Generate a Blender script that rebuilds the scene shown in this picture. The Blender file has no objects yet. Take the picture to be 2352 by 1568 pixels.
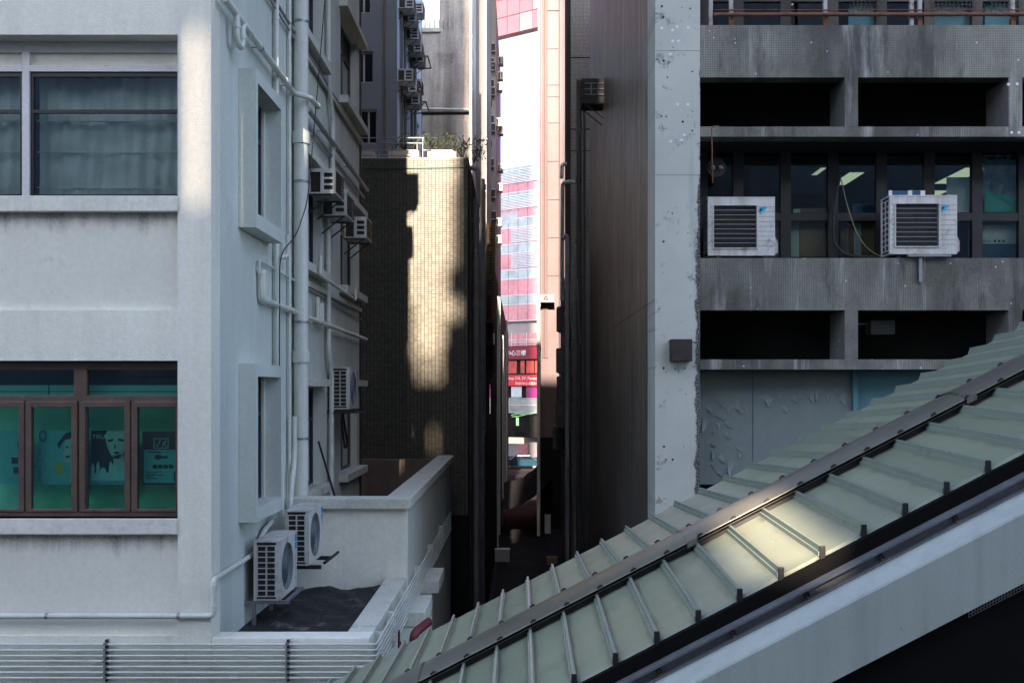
import bpy, bmesh, math, random
from mathutils import Vector, Matrix
random.seed(7)
sc = bpy.context.scene
C = sc.collection
HC = 8.5                       # eye height above the street
F = 2287.0                     # focal length in units of a 2352 wide frame (35 mm lens)
U0, V0 = 1195.0, 895.0         # vanishing point of the alley

# ---------------------------------------------------------------- camera
cam_d = bpy.data.cameras.new('camera'); cam = bpy.data.objects.new('camera', cam_d); C.objects.link(cam)
cam.location = (0, 0, HC); cam.rotation_euler = (math.radians(90), 0, 0)
cam_d.sensor_width = 36; cam_d.lens = F / 2352 * 36
cam_d.shift_x = -(U0 - 1176) / 2352; cam_d.shift_y = (V0 - 784) / 2352
cam_d.clip_start = 0.1; cam_d.clip_end = 3000
sc.camera = cam
# ---------------------------------------------------------------- sky, sun, exposure
SUN = Vector((0.03, 1.0, -0.6)).normalized()      # direction the sunlight travels
w = bpy.data.worlds.new('World'); sc.world = w; w.use_nodes = True
wn = w.node_tree; wn.nodes.clear()
wo = wn.nodes.new('ShaderNodeOutputWorld'); bg = wn.nodes.new('ShaderNodeBackground'); sky = wn.nodes.new('ShaderNodeTexSky')
sky.sky_type = 'NISHITA'; sky.sun_disc = False
sky.sun_elevation = math.asin(-SUN.z); sky.sun_rotation = math.pi + math.atan2(0.03, 1.0)
sky.air_density = 0.68; sky.dust_density = 2.0; sky.ozone_density = 0.9
bg.inputs['Strength'].default_value = 0.13
wn.links.new(sky.outputs[0], bg.inputs[0]); wn.links.new(bg.outputs[0], wo.inputs[0])
sun_d = bpy.data.lights.new('sun', 'SUN'); sun = bpy.data.objects.new('sun', sun_d); C.objects.link(sun)
sun_d.energy = 3.9; sun_d.angle = math.radians(0.5); sun_d.color = (1.0, 0.80, 0.65)
sun.rotation_euler = SUN.to_track_quat('-Z', 'Y').to_euler(); sun.location = (0, -40, 60)
vs = sc.view_settings; sc.display_settings.display_device = 'sRGB'
vs.view_transform = 'Standard'; vs.look = 'None'; vs.gamma = 1.0; vs.use_curve_mapping = False
vs.exposure = 2.65
sc.cycles.max_bounces = 8; sc.cycles.diffuse_bounces = 3; sc.cycles.glossy_bounces = 3
sc.cycles.transmission_bounces = 4; sc.cycles.transparent_max_bounces = 8
sc.cycles.caustics_reflective = False; sc.cycles.caustics_refractive = False
sc.cycles.use_denoising = True; sc.cycles.sample_clamp_indirect = 4.0

# ---------------------------------------------------------------- helpers
def X(u, y): return (u - U0) * y / F
def Z(v, y): return HC - (v - V0) * y / F
def Y(u, x): return F * x / (u - U0)
def W(u, v, y): return Vector((X(u, y), y, Z(v, y)))

class MB:
    """collects boxes, prisms and tubes; build() links them as ONE mesh object"""
    def __init__(s): s.v = []; s.f = []; s.sm = []
    def add(s, vs, fs, smooth=False):
        b = len(s.v); s.v += [tuple(p) for p in vs]
        for f in fs: s.f.append([b + i for i in f]); s.sm.append(smooth)
        return s
    def box(s, x0, x1, y0, y1, z0, z1):
        if x0 > x1: x0, x1 = x1, x0
        if y0 > y1: y0, y1 = y1, y0
        if z0 > z1: z0, z1 = z1, z0
        v = [(x0,y0,z0),(x1,y0,z0),(x1,y1,z0),(x0,y1,z0),(x0,y0,z1),(x1,y0,z1),(x1,y1,z1),(x0,y1,z1)]
        return s.add(v, [(3,2,1,0),(4,5,6,7),(0,1,5,4),(1,2,6,5),(2,3,7,6),(3,0,4,7)])
    def hexa(s, v): return s.add(v, [(3,2,1,0),(4,5,6,7),(0,1,5,4),(1,2,6,5),(2,3,7,6),(3,0,4,7)])
    def quad(s, a, b, c, d): return s.add([a,b,c,d], [(0,1,2,3)])
    def prism(s, poly, a, b, axis='y'):
        """poly: list of 2-d points; extruded from a to b along axis"""
        n = len(poly)
        def P(p, t): return {'y': (p[0], t, p[1]), 'x': (t, p[0], p[1]), 'z': (p[0], p[1], t)}[axis]
        vv = [P(p, a) for p in poly] + [P(p, b) for p in poly]
        fs = [tuple(range(n)), tuple(range(2*n-1, n-1, -1))] + [(i, i+n, (i+1) % n + n, (i+1) % n) for i in range(n)]
        return s.add(vv, fs)
    def tube(s, pts, r, n=10, cap=True, bend=0.0, rs=None):
        pts = [Vector(p) for p in pts]
        if bend > 0 and len(pts) > 2:
            out = [pts[0]]
            for i in range(1, len(pts)-1):
                a, b, c = pts[i-1], pts[i], pts[i+1]
                d = min(bend, (a-b).length*.45, (c-b).length*.45)
                p, q = b + (a-b).normalized()*d, b + (c-b).normalized()*d
                for k in range(5):
                    t = k/4; out.append((1-t)**2*p + 2*t*(1-t)*b + t*t*q)
            out.append(pts[-1]); pts = out
        m = len(pts); vv = []; up = None
        for i, p in enumerate(pts):
            d = (pts[min(i+1, m-1)] - pts[max(i-1, 0)]).normalized()
            if up is None:
                up = d.orthogonal().normalized()
            else:
                up = (up - d*up.dot(d)).normalized()
            sd = d.cross(up)
            rr = rs[i] if rs else r
            for k in range(n):
                a = 2*math.pi*k/n; vv.append(p + (up*math.cos(a) + sd*math.sin(a))*rr)
        fs = [(i*n+k, i*n+(k+1) % n, (i+1)*n+(k+1) % n, (i+1)*n+k) for i in range(m-1) for k in range(n)]
        s.add(vv, fs, True)
        if cap: s.add(vv[:n], [tuple(range(n-1, -1, -1))]); s.add(vv[-n:], [tuple(range(n))])
        return s
    def ring(s, c, axis, R, r, n=28, m=6):
        """a torus about axis"""
        ax = Vector(axis).normalized(); u = ax.orthogonal().normalized(); w_ = ax.cross(u); vv = []
        for i in range(n):
            a = 2*math.pi*i/n; d = u*math.cos(a) + w_*math.sin(a)
            for k in range(m):
                b = 2*math.pi*k/m; vv.append(Vector(c) + d*(R + r*math.cos(b)) + ax*r*math.sin(b))
        return s.add(vv, [(i*m+k, ((i+1) % n)*m+k, ((i+1) % n)*m+(k+1) % m, i*m+(k+1) % m) for i in range(n) for k in range(m)], True)
    def build(s, name, mat, parent=None, bevel=0.0, at=None):
        """geometry is given in world coordinates; the origin goes to the parent's place or to at"""
        org = parent_org(parent) if parent else (Vector(at) if at is not None else Vector((0,0,0)))
        me = bpy.data.meshes.new(name)
        me.from_pydata([tuple(Vector(p) - org) for p in s.v], [], s.f)
        for p, q in zip(me.polygons, s.sm): p.use_smooth = q
        bm = bmesh.new(); bm.from_mesh(me)
        if bevel:
            bmesh.ops.remove_doubles(bm, verts=bm.verts, dist=1e-5)
            es = [e for e in bm.edges if len(e.link_faces) == 2 and e.calc_face_angle(0) > .6]
            bmesh.ops.bevel(bm, geom=es, offset=bevel, segments=2, affect='EDGES', profile=.6, clamp_overlap=True)
        bmesh.ops.recalc_face_normals(bm, faces=bm.faces)
        bm.to_mesh(me); bm.free()
        o = bpy.data.objects.new(name, me); C.objects.link(o)
        if mat: me.materials.append(mat)
        if parent: o.parent = parent
        else: o.location = org
        return o
def parent_org(p):
    o = Vector((0,0,0))
    while p is not None: o += p.location; p = p.parent
    return o
def thing(name, label, cat, loc=(0,0,0), group=None):
    o = bpy.data.objects.new(name, None); C.objects.link(o); o.location = loc; o.empty_display_size = .2
    return tag(o, label, cat, group)
def tag(o, label, cat, group=None):
    o['label'] = label; o['category'] = cat
    if group: o['group'] = group
    return o
def struct(o): o['kind'] = 'structure'; return o
def copy_thing(o, loc, rotz=None, label=None, group=None):
    r = o.copy(); C.objects.link(r); r.location = loc
    if rotz is not None: r.rotation_euler = (0, 0, rotz)
    if label: r['label'] = label
    if group: r['group'] = group
    for ch in list(o.children):
        c = ch.copy(); C.objects.link(c); c.parent = r
        for g in list(ch.children):
            d = g.copy(); C.objects.link(d); d.parent = c
    return r
def box1(name, mat, parent, *b, bevel=0.0): return MB().box(*b).build(name, mat, parent, bevel)
def grid_wall(mb, plane, pos, back, a0, a1, z0, z1, holes):
    """a wall slab with rectangular openings: front face at pos, rear face at back, reveals included"""
    holes = [h for h in holes if h[0] < a1 and h[1] > a0 and h[2] < z1 and h[3] > z0]
    A = sorted({a0, a1} | {min(max(h[i], a0), a1) for h in holes for i in (0, 1)})
    B = sorted({z0, z1} | {min(max(h[i], z0), z1) for h in holes for i in (2, 3)})
    def P(a, z, d): return (a, d, z) if plane == 'y' else (d, a, z)
    def op(i, j):
        if i < 0 or j < 0 or i >= len(A)-1 or j >= len(B)-1: return False
        a, b = (A[i]+A[i+1])/2, (B[j]+B[j+1])/2
        return any(h[0] < a < h[1] and h[2] < b < h[3] for h in holes)
    for i in range(len(A)-1):
        for j in range(len(B)-1):
            if op(i, j): continue
            l, r, d, t = A[i], A[i+1], B[j], B[j+1]
            for dep in (pos, back): mb.quad(P(l,d,dep), P(r,d,dep), P(r,t,dep), P(l,t,dep))
            if i == 0 or op(i-1, j): mb.quad(P(l,d,pos), P(l,d,back), P(l,t,back), P(l,t,pos))
            if i == len(A)-2 or op(i+1, j): mb.quad(P(r,d,pos), P(r,d,back), P(r,t,back), P(r,t,pos))
            if j == 0 or op(i, j-1): mb.quad(P(l,d,pos), P(l,d,back), P(r,d,back), P(r,d,pos))
            if j == len(B)-2 or op(i, j+1): mb.quad(P(l,t,pos), P(l,t,back), P(r,t,back), P(r,t,pos))
    return mb
def text_obj(body, size, mat, parent, origin, right=(1,0,0), up=(0,0,1), name='lettering', width=None, ext=0.0):
    cu = bpy.data.curves.new('t', 'FONT'); cu.body = body; cu.size = size; cu.extrude = ext
    to = bpy.data.objects.new('t', cu); C.objects.link(to)
    dg = bpy.context.evaluated_depsgraph_get(); dg.update()
    me = bpy.data.meshes.new_from_object(to.evaluated_get(dg))
    bpy.data.objects.remove(to); bpy.data.curves.remove(cu)
    if not me.vertices: return None
    xs = [v.co.x for v in me.vertices]; k = 1.0
    if width: k = width / max(1e-6, max(xs) - min(xs))
    x0 = min(xs); R, Up = Vector(right), Vector(up); org = Vector(origin) - parent_org(parent); nrm = R.cross(Up)
    for v in me.vertices: v.co = org + R*((v.co.x - x0)*k) + Up*(v.co.y) + nrm*v.co.z
    me.materials.clear(); me.materials.append(mat); me.name = name
    o = bpy.data.objects.new(name, me); C.objects.link(o); o.parent = parent
    return o

# ---------------------------------------------------------------- materials
class NT:
    def __init__(s, name):
        s.m = bpy.data.materials.new(name); s.m.use_nodes = True; s.t = s.m.node_tree
        s.b = s.t.nodes['Principled BSDF']; s.out = s.t.nodes['Material Output']
        s._pos = None
    def n(s, ty, **kw):
        o = s.t.nodes.new('ShaderNode' + ty)
        for k, v in kw.items(): setattr(o, k, v)
        return o
    def l(s, a, b): s.t.links.new(a, b)
    def put(s, sock, v):
        if isinstance(v, (int, float)): sock.default_value = v
        elif isinstance(v, tuple): sock.default_value = (*v, 1.0) if (len(v) == 3 and sock.type == 'RGBA') else v
        else: s.l(v, sock)
    def pos(s):
        if s._pos is None: s._pos = s.n('NewGeometry').outputs['Position']
        return s._pos
    def scaled(s, sx, sy, sz):
        o = s.n('VectorMath', operation='MULTIPLY'); s.l(s.pos(), o.inputs[0]); o.inputs[1].default_value = (sx, sy, sz); return o.outputs[0]
    def noise(s, scale, vec=None, detail=4, rough=.55):
        o = s.n('TexNoise'); o.inputs['Scale'].default_value = scale; o.inputs['Detail'].default_value = detail; o.inputs['Roughness'].default_value = rough
        s.l(vec if vec is not None else s.pos(), o.inputs['Vector']); return o.outputs['Fac']
    def rng(s, v, a, b, c, d):
        o = s.n('MapRange'); s.put(o.inputs[0], v)
        for i, q in enumerate((a, b, c, d)): s.put(o.inputs[i+1], q)
        return o.outputs[0]
    def math(s, op, a, b=0.0, c=0.0):
        o = s.n('Math', operation=op); s.put(o.inputs[0], a); s.put(o.inputs[1], b); s.put(o.inputs[2], c); return o.outputs[0]
    def mix(s, f, a, b, mode='MIX'):
        o = s.n('Mix', data_type='RGBA', blend_type=mode); s.put(o.inputs[0], f); s.put(o.inputs[6], a); s.put(o.inputs[7], b); return o.outputs[2]
    def shade(s, col, f):
        o = s.n('Mix', data_type='RGBA', blend_type='MULTIPLY'); o.inputs[0].default_value = 1; s.put(o.inputs[6], col)
        cc = s.n('CombineColor'); 
        for i in range(3): s.put(cc.inputs[i], f)
        s.l(cc.outputs[0], o.inputs[7]); return o.outputs[2]
    def bump(s, h, strength, dist=.02):
        o = s.n('Bump'); o.inputs['Strength'].default_value = strength; o.inputs['Distance'].default_value = dist; s.l(h, o.inputs['Height']); s.l(o.outputs[0], s.b.inputs['Normal'])
    def fin(s, col, rough=.7, metal=0.0, spec=.5):
        s.put(s.b.inputs['Base Color'], col); s.put(s.b.inputs['Roughness'], rough); s.b.inputs['Metallic'].default_value = metal
        s.b.inputs['Specular IOR Level'].default_value = spec; return s.m

def mat(name, col, rough=.7, metal=0.0, var=.12, vs_=1.5, fine=.08, fs=25, bump=0.0, bs=60, bd=.01, streak=0.0, ss=5, dirt=None, dcol=(.05,.045,.04), spec=.5):
    n = NT(name); c = col
    f = n.rng(n.noise(vs_), .25, .75, 1-var, 1+var)
    f2 = n.rng(n.noise(fs, detail=2), .25, .75, 1-fine, 1+fine)
    c = n.shade(n.shade(c, f), f2)
    if streak:
        sv = n.noise(1.0, n.scaled(ss, ss, ss*.06), 3); c = n.mix(n.math('MULTIPLY', n.rng(sv, .45, .75, 0, 1), streak), c, dcol)
    if dirt:
        dv = n.noise(dirt[1], detail=6, rough=.65); c = n.mix(n.math('MULTIPLY', n.rng(dv, dirt[2], dirt[2]+.15, 0, 1), dirt[0]), c, dcol)
    r = n.rng(n.noise(vs_*3), .2, .8, max(.05, rough-.08), min(1, rough+.08))
    if bump: n.bump(n.noise(bs, detail=3), bump, bd)
    return n.fin(c, r, metal, spec)
def grid_mat(name, tile, grout, px, pz, gw, plane='y', dark=None, stain=.35, white=0.0, rough=.55, streak=.3, stcol=(.02,.02,.02), tvar=.15, bump=.3, offset=False, spec=.4, patch=None, drip=0.0):
    """small square tiles with grout, stains; px, pz in metres"""
    n = NT(name); sp = n.n('SeparateXYZ'); n.l(n.pos(), sp.inputs[0])
    ax = sp.outputs[0] if plane == 'y' else sp.outputs[1]
    a = n.math('DIVIDE', ax, px); b = n.math('DIVIDE', sp.outputs[2], pz)
    if offset:
        row = n.math('FLOOR', b); a = n.math('ADD', a, n.math('MULTIPLY', n.math('MODULO', row, 2.0), .5))
    fa, fb = n.math('FRACT', a), n.math('FRACT', b)
    la = n.math('LESS_THAN', fa, gw); lb = n.math('LESS_THAN', fb, gw*px/pz)
    line = n.math('MAXIMUM', la, lb)
    cv = n.n('CombineXYZ'); n.l(n.math('FLOOR', a), cv.inputs[0]); n.l(n.math('FLOOR', b), cv.inputs[1])
    wn_ = n.n('TexWhiteNoise', noise_dimensions='2D'); n.l(cv.outputs[0], wn_.inputs['Vector'])
    t = n.shade(tile, n.rng(wn_.outputs['Value'], 0, 1, 1-tvar, 1+tvar))
    if white: t = n.mix(n.math('GREATER_THAN', wn_.outputs['Value'], 1-white), t, (.62,.64,.64))
    g = grout
    if dark is not None:
        g = n.mix(n.rng(n.noise(.9, n.scaled(1.2,1.2,.7), 5), .46, .58, 0, 1), grout, dark)
    if patch is not None:      # places where grime fills the joints, so that the grid cannot be seen
        g = n.mix(n.rng(n.noise(2.2, detail=3), .45, .6, 0, patch), g, t)
    c = n.mix(line, t, g)
    big = n.noise(.8, n.scaled(1, 1, .45), 6, .6)
    c = n.shade(c, n.rng(big, .3, .72, 1.25, 1-stain))
    if streak:
        sv = n.noise(1.0, n.scaled(7, 7, .35), 4); c = n.mix(n.math('MULTIPLY', n.rng(sv, .5, .75, 0, 1), streak), c, stcol)
    if drip:
        dv = n.noise(1.0, n.scaled(3.6, 3.6, .28), 6, .68); c = n.mix(n.rng(dv, .56, .68, 0, drip), c, n.mix(line, (.34,.345,.33), (.46,.46,.44)))
        dk = n.noise(1.0, n.scaled(2.6, 2.6, .5), 7, .7); c = n.mix(n.rng(dk, .53, .66, 0, drip), c, n.mix(line, (.045,.045,.045), (.012,.012,.012)))
    if bump: n.bump(n.math('SUBTRACT', 1.0, line), bump, .004)
    return n.fin(c, rough, 0, spec)
def glass_mat(name, tint, refl=.12, rough=.02):
    n = NT(name); n.t.nodes.remove(n.b)
    tr = n.n('BsdfTransparent'); tr.inputs[0].default_value = (*tint, 1); gl = n.n('BsdfGlossy'); gl.inputs['Roughness'].default_value = rough
    gl.inputs[0].default_value = (.9,.95,1,1)
    fr = n.n('LayerWeight'); fr.inputs[0].default_value = .35
    mx = n.n('MixShader'); n.l(n.rng(fr.outputs['Facing'], 0, 1, refl, .8), mx.inputs[0]); n.l(tr.outputs[0], mx.inputs[1]); n.l(gl.outputs[0], mx.inputs[2])
    n.l(mx.outputs[0], n.out.inputs[0]); return n.m
def emit_mat(name, col, s):
    n = NT(name); n.put(n.b.inputs['Base Color'], col); n.put(n.b.inputs['Emission Color'], col); n.b.inputs['Emission Strength'].default_value = s; return n.m

M = {}
M['plaster'] = mat('white_plaster', (.80,.79,.675), .9, var=.07, vs_=.8, fine=.06, fs=18, bump=.55, bs=55, bd=.012, streak=.18, ss=4, dirt=(.5,2.1,.62), dcol=(.34,.32,.28))
def recess_mat():
    n = NT('recessed_plaster'); sp = n.n('SeparateXYZ'); n.l(n.pos(), sp.inputs[0])
    c = n.shade(n.shade((.75,.74,.635), n.rng(n.noise(.9), .25, .75, .93, 1.06)), n.rng(n.noise(16, detail=2), .25, .75, .95, 1.05))
    run = n.noise(1.0, n.scaled(9, 9, .5), 5, .6)
    for zt in (Z_SILL1, Z_SILL2):        # black mould in runs from under each sill
        d = n.math('SUBTRACT', zt, sp.outputs[2])
        g = n.math('MULTIPLY', n.rng(d, .0, .34, 1, 0), n.math('GREATER_THAN', d, -.02))
        f = n.rng(n.math('ADD', n.math('MULTIPLY', g, .55), n.math('MULTIPLY', run, .75)), .62, .98, 0, .85)
        c = n.mix(n.math('MULTIPLY', f, n.rng(n.noise(40, detail=3), .3, .6, .45, 1)), c, (.13,.125,.11))
    c = n.mix(n.rng(n.noise(2.4, detail=7, rough=.7), .64, .72, 0, .4), c, (.35,.34,.31))
    n.bump(n.noise(60, detail=3), .5, .01)
    return n.fin(c, .9)
Z_SILL1, Z_SILL2 = Z(484, 10.07), Z(1226, 10.07)
M['plaster_recess'] = recess_mat()
M['trim'] = mat('painted_trim', (.73,.72,.62), .85, var=.08, vs_=2, fine=.1, fs=20, bump=.4, bs=45, streak=.2, ss=8, dirt=(.5,4,.6), dcol=(.22,.21,.20))
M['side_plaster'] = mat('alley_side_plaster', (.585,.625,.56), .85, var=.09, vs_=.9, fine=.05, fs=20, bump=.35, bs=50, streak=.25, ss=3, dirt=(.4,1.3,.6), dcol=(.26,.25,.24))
M['coping'] = mat('worn_coping_paint', (.565,.575,.50), .85, var=.1, vs_=2, fine=.15, fs=30, bump=.5, bs=40, dirt=(.6,3.2,.58), dcol=(.2,.19,.18))
M['yard_floor'] = mat('dirty_yard_floor', (.022,.022,.02), .9, var=.5, vs_=3, fine=.3, fs=20, bump=.8, bs=25, bd=.03, dirt=(.85,3.2,.55), dcol=(.20,.205,.19))
M['pvc'] = mat('white_painted_pipe', (.62,.645,.575), .5, var=.08, vs_=3, fine=.06, fs=30, streak=.2, ss=9, dirt=(.5,6,.64), dcol=(.22,.2,.18))
M['pvc_old'] = mat('weathered_grey_pipe', (.36,.36,.355), .6, var=.2, vs_=3, streak=.45, ss=9, dirt=(.6,5,.58), dcol=(.1,.085,.07))
M['pipe_dark'] = mat('dark_old_pipe', (.10,.09,.08), .6, var=.25, vs_=3, streak=.4, ss=9, dcol=(.03,.025,.02))
M['steel'] = mat('galvanised_steel', (.30,.31,.32), .45, .7, var=.15, dirt=(.5,7,.6), dcol=(.12,.09,.07))
M['dark_metal'] = mat('dark_metal', (.03,.03,.032), .5, .2, var=.25)
M['black'] = mat('black_rubber', (.012,.012,.013), .6, var=.2)
M['rust'] = mat('rusty_paint', (.17,.075,.035), .85, var=.35, vs_=9, fine=.3, fs=40, bump=.5, bs=60, dirt=(.7,14,.55), dcol=(.04,.02,.012))
M['rail_paint'] = mat('peeling_white_rail_paint', (.42,.40,.39), .7, var=.15, dirt=(.85,9,.55), dcol=(.13,.06,.03))
M['alu'] = mat('white_window_frame', (.62,.62,.61), .5, var=.06, dirt=(.4,6,.6), dcol=(.25,.24,.22))
M['black_frame'] = mat('black_window_frame', (.012,.013,.014), .4, var=.1)
M['brown_frame'] = mat('brown_window_frame', (.10,.066,.05), .45, var=.25, vs_=6, fine=.12, fs=40, dirt=(.6,10,.62), dcol=(.3,.25,.21))
M['glass_teal'] = glass_mat('teal_glass', (.85,.91,.90), .04)
M['glass_dark'] = glass_mat('dark_glass', (.30,.36,.37), .10)
M['glass_green'] = glass_mat('green_glass', (.70,.92,.86), .03)
M['glass_office'] = glass_mat('office_glass', (.80,.88,.86), .012)
M['curtain'] = mat('curtain_fabric', (.62,.65,.61), .95, var=.08, fine=.1, fs=60)
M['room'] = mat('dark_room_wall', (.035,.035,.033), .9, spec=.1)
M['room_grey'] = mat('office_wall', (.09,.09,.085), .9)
M['ac_white'] = mat('outdoor_unit_casing', (.56,.56,.53), .5, var=.1, vs_=4, fine=.1, fs=40, streak=.55, ss=10, dirt=(.75,7,.56), dcol=(.17,.145,.115))
M['ac_old'] = mat('weathered_unit_casing', (.40,.42,.43), .55, var=.1, vs_=4, streak=.4, ss=12, dirt=(.6,7,.58), dcol=(.10,.09,.08))
M['coil'] = mat('dark_cooling_coil', (.012,.012,.012), .7)
M['grille_black'] = mat('black_grille', (.02,.021,.022), .5)
M['guard'] = mat('grey_fan_guard', (.16,.19,.21), .5)
M['blue_print'] = mat('blue_logo', (.02,.22,.55), .5, var=.05)
M['cyan_print'] = mat('cyan_logo', (.02,.40,.62), .5, var=.05)
M['white_print'] = mat('white_lettering', (.75,.75,.75), .6, var=.03)
def roof_mat():
    n = NT('sage_green_roof_sheet'); sp = n.n('SeparateXYZ'); n.l(n.pos(), sp.inputs[0]); oi = n.n('ObjectInfo')
    c = n.shade((.24,.265,.18), n.rng(oi.outputs['Random'], 0, 1, .90, 1.08)); c = n.shade(c, n.rng(n.noise(1.3), .3, .7, .93, 1.06)); c = n.shade(c, n.rng(n.noise(90, detail=2), .3, .7, .95, 1.05))
    fx = n.math('FRACT', n.math('DIVIDE', n.math('SUBTRACT', sp.outputs[0], 1.236), .2332))
    ed = n.rng(n.math('MINIMUM', fx, n.math('SUBTRACT', 1.0, fx)), .06, .26, .30, 0)       # grime gathers beside the ribs
    c = n.mix(n.rng(n.math('ADD', ed, n.noise(5, n.scaled(1.5, .5, 1.5), 6, .65)), .60, .82, 0, .5), c, (.085,.08,.055))
    sc1 = n.noise(1.0, n.scaled(26, 6, 20), 3, .5); c = n.mix(n.rng(sc1, .735, .77, 0, .5), c, (.42,.44,.40))    # pale scuffs
    sc2 = n.noise(1.0, n.scaled(9, 30, 30), 2, .5); c = n.mix(n.rng(sc2, .74, .78, 0, .7), c, (.05,.045,.035))     # dark specks
    n.bump(n.noise(2.6, detail=2), .12, .02)
    return n.fin(c, n.rng(n.noise(3, detail=5), .3, .7, .30, .48), 0, .55)
M['roof_green'] = roof_mat()
M['roof_rib'] = mat('sage_green_rib', (.225,.262,.205), .34, var=.08, vs_=4, fine=.06, fs=60, dirt=(.55,12,.62), dcol=(.06,.05,.04))
M['ridge'] = mat('grey_ridge_flashing', (.15,.145,.112), .38, .3, var=.16, vs_=1.6, fine=.1, fs=40, dirt=(.5,7,.62), dcol=(.05,.045,.04))
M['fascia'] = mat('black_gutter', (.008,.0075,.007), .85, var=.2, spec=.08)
M['channel'] = mat('grey_steel_channel', (.17,.175,.175), .5, .3, var=.18, vs_=4, fine=.12, fs=40, dirt=(.8,5,.66), dcol=(.55,.56,.56))
M['beam_white'] = mat('white_painted_beam', (.42,.455,.40), .5, var=.07, vs_=1.6, fine=.05, fs=70, streak=.22, ss=9, dirt=(.75,11,.67), dcol=(.13,.125,.115))
M['mosaic'] = grid_mat('grey_mosaic', (.135,.14,.115), (.39,.40,.34), .0222, .0222, .17, 'y', dark=(.02,.02,.02), stain=.6, white=.0015, streak=.25, patch=.5, drip=.85)
M['mosaic_side'] = grid_mat('grey_mosaic_reveal', (.12,.12,.108), (.26,.26,.24), .0222, .0222, .17, 'x', stain=.4, white=.006, streak=.2)
M['concrete'] = mat('stained_concrete', (.52,.49,.455), .9, var=.35, vs_=.55, fine=.15, fs=9, bump=.4, bs=20, streak=.75, ss=1.6, dirt=(.8,.45,.56), dcol=(.02,.018,.016))
M['grey_wall'] = mat('blue_grey_wall', (.14,.155,.175), .85, var=.12, vs_=.4, fine=.05, fs=10, streak=.15, ss=1.5)
M['pale_wall'] = mat('pale_blue_wall', (.62,.70,.76), .85, var=.1, vs_=.4, streak=.3, ss=2, dcol=(.15,.15,.16))
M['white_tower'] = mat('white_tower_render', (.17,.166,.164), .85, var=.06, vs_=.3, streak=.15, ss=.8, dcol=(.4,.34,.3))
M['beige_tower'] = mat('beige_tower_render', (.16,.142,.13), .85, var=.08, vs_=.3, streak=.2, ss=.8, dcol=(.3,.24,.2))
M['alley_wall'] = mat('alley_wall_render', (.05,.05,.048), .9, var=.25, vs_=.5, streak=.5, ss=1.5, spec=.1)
M['dark_wall'] = mat('shade_black_wall', (.014,.0135,.0125), .9, var=.3, vs_=.5, streak=.4, ss=1.5, spec=.05)  # near-black base colour stands in for the deep alley shade
M['asphalt'] = mat('asphalt', (.03,.03,.03), .9, var=.25, vs_=.6, bump=.3, bs=30, spec=.1)
M['teal_wall'] = mat('grey_green_paint', (.185,.225,.215), .8, var=.1, vs_=1.0, fine=.06, fs=12, streak=.25, ss=2, dirt=(.5,1.5,.58), dcol=(.10,.12,.12))
M['teal_panel'] = mat('teal_panel_paint', (.10,.26,.29), .7, var=.08, streak=.15, ss=2)
M['paint_flake'] = mat('peeling_paint_flake', (.20,.24,.23), .8, var=.15, vs_=8)
M['red_panel'] = mat('red_spandrel_glass', (.40,.135,.155), .2, .0, var=.25, vs_=.35, fine=.25, fs=2.5, spec=.8)
M['tower_glass'] = mat('tower_vision_glass', (.26,.275,.275), .15, .35, var=.3, vs_=.5, fine=.2, fs=1.5)
M['mirror_glass'] = mat('bright_mirror_glass', (.86,.87,.88), .10, 1.0, var=.05, vs_=.5)
M['mullion'] = mat('pale_mullion', (.55,.55,.56), .4, .3)
M['louvre'] = mat('pale_louvre', (.55,.56,.57), .4, .5)
M['sign_dark'] = mat('dark_red_signboard', (.16,.008,.018), .5, var=.05)
M['sign_red'] = mat('bright_red_signboard', (.62,.02,.03), .5, var=.05)
M['red_paint'] = mat('red_fire_pipe_paint', (.11,.008,.014), .5, var=.2)
M['cloth_blue'] = mat('blue_tarpaulin', (.06,.16,.25), .6, var=.2)
M['tarp_dark'] = mat('dark_tarpaulin', (.014,.015,.015), .9, var=.2, spec=.03)
M['stone_pale'] = mat('pale_board', (.45,.47,.48), .7)
M['leaf'] = mat('dark_leaf', (.03,.05,.02), .6, var=.4, vs_=6)
M['bark'] = mat('twig_bark', (.07,.05,.035), .9)
M['planter'] = mat('cream_planter', (.50,.45,.35), .8, var=.08, dirt=(.4,4,.6), dcol=(.2,.17,.12))
M['carton'] = mat('brown_carton', (.28,.17,.09), .9, var=.15)
M['carton_blue'] = mat('blue_carton', (.02,.07,.14), .8, var=.1)
M['carton_white'] = mat('white_carton', (.6,.6,.54), .8, var=.08)
M['paper'] = mat('paper_sheet', (.6,.63,.6), .9)
M['plastic'] = mat('plastic_sheet', (.35,.5,.52), .3, var=.5, vs_=3, fine=.3, fs=8)
M['plastic_green'] = mat('green_plastic_bag', (.03,.42,.32), .35, var=.3)
M['tube_light'] = emit_mat('lit_fluorescent_diffuser', (.78,.86,.62), .11)
M['shop_light'] = emit_mat('lit_shop_interior', (1.0,.86,.55), .16)
M['neon'] = emit_mat('green_neon', (.45,.9,.35), .09)
M['tile'] = None
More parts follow.
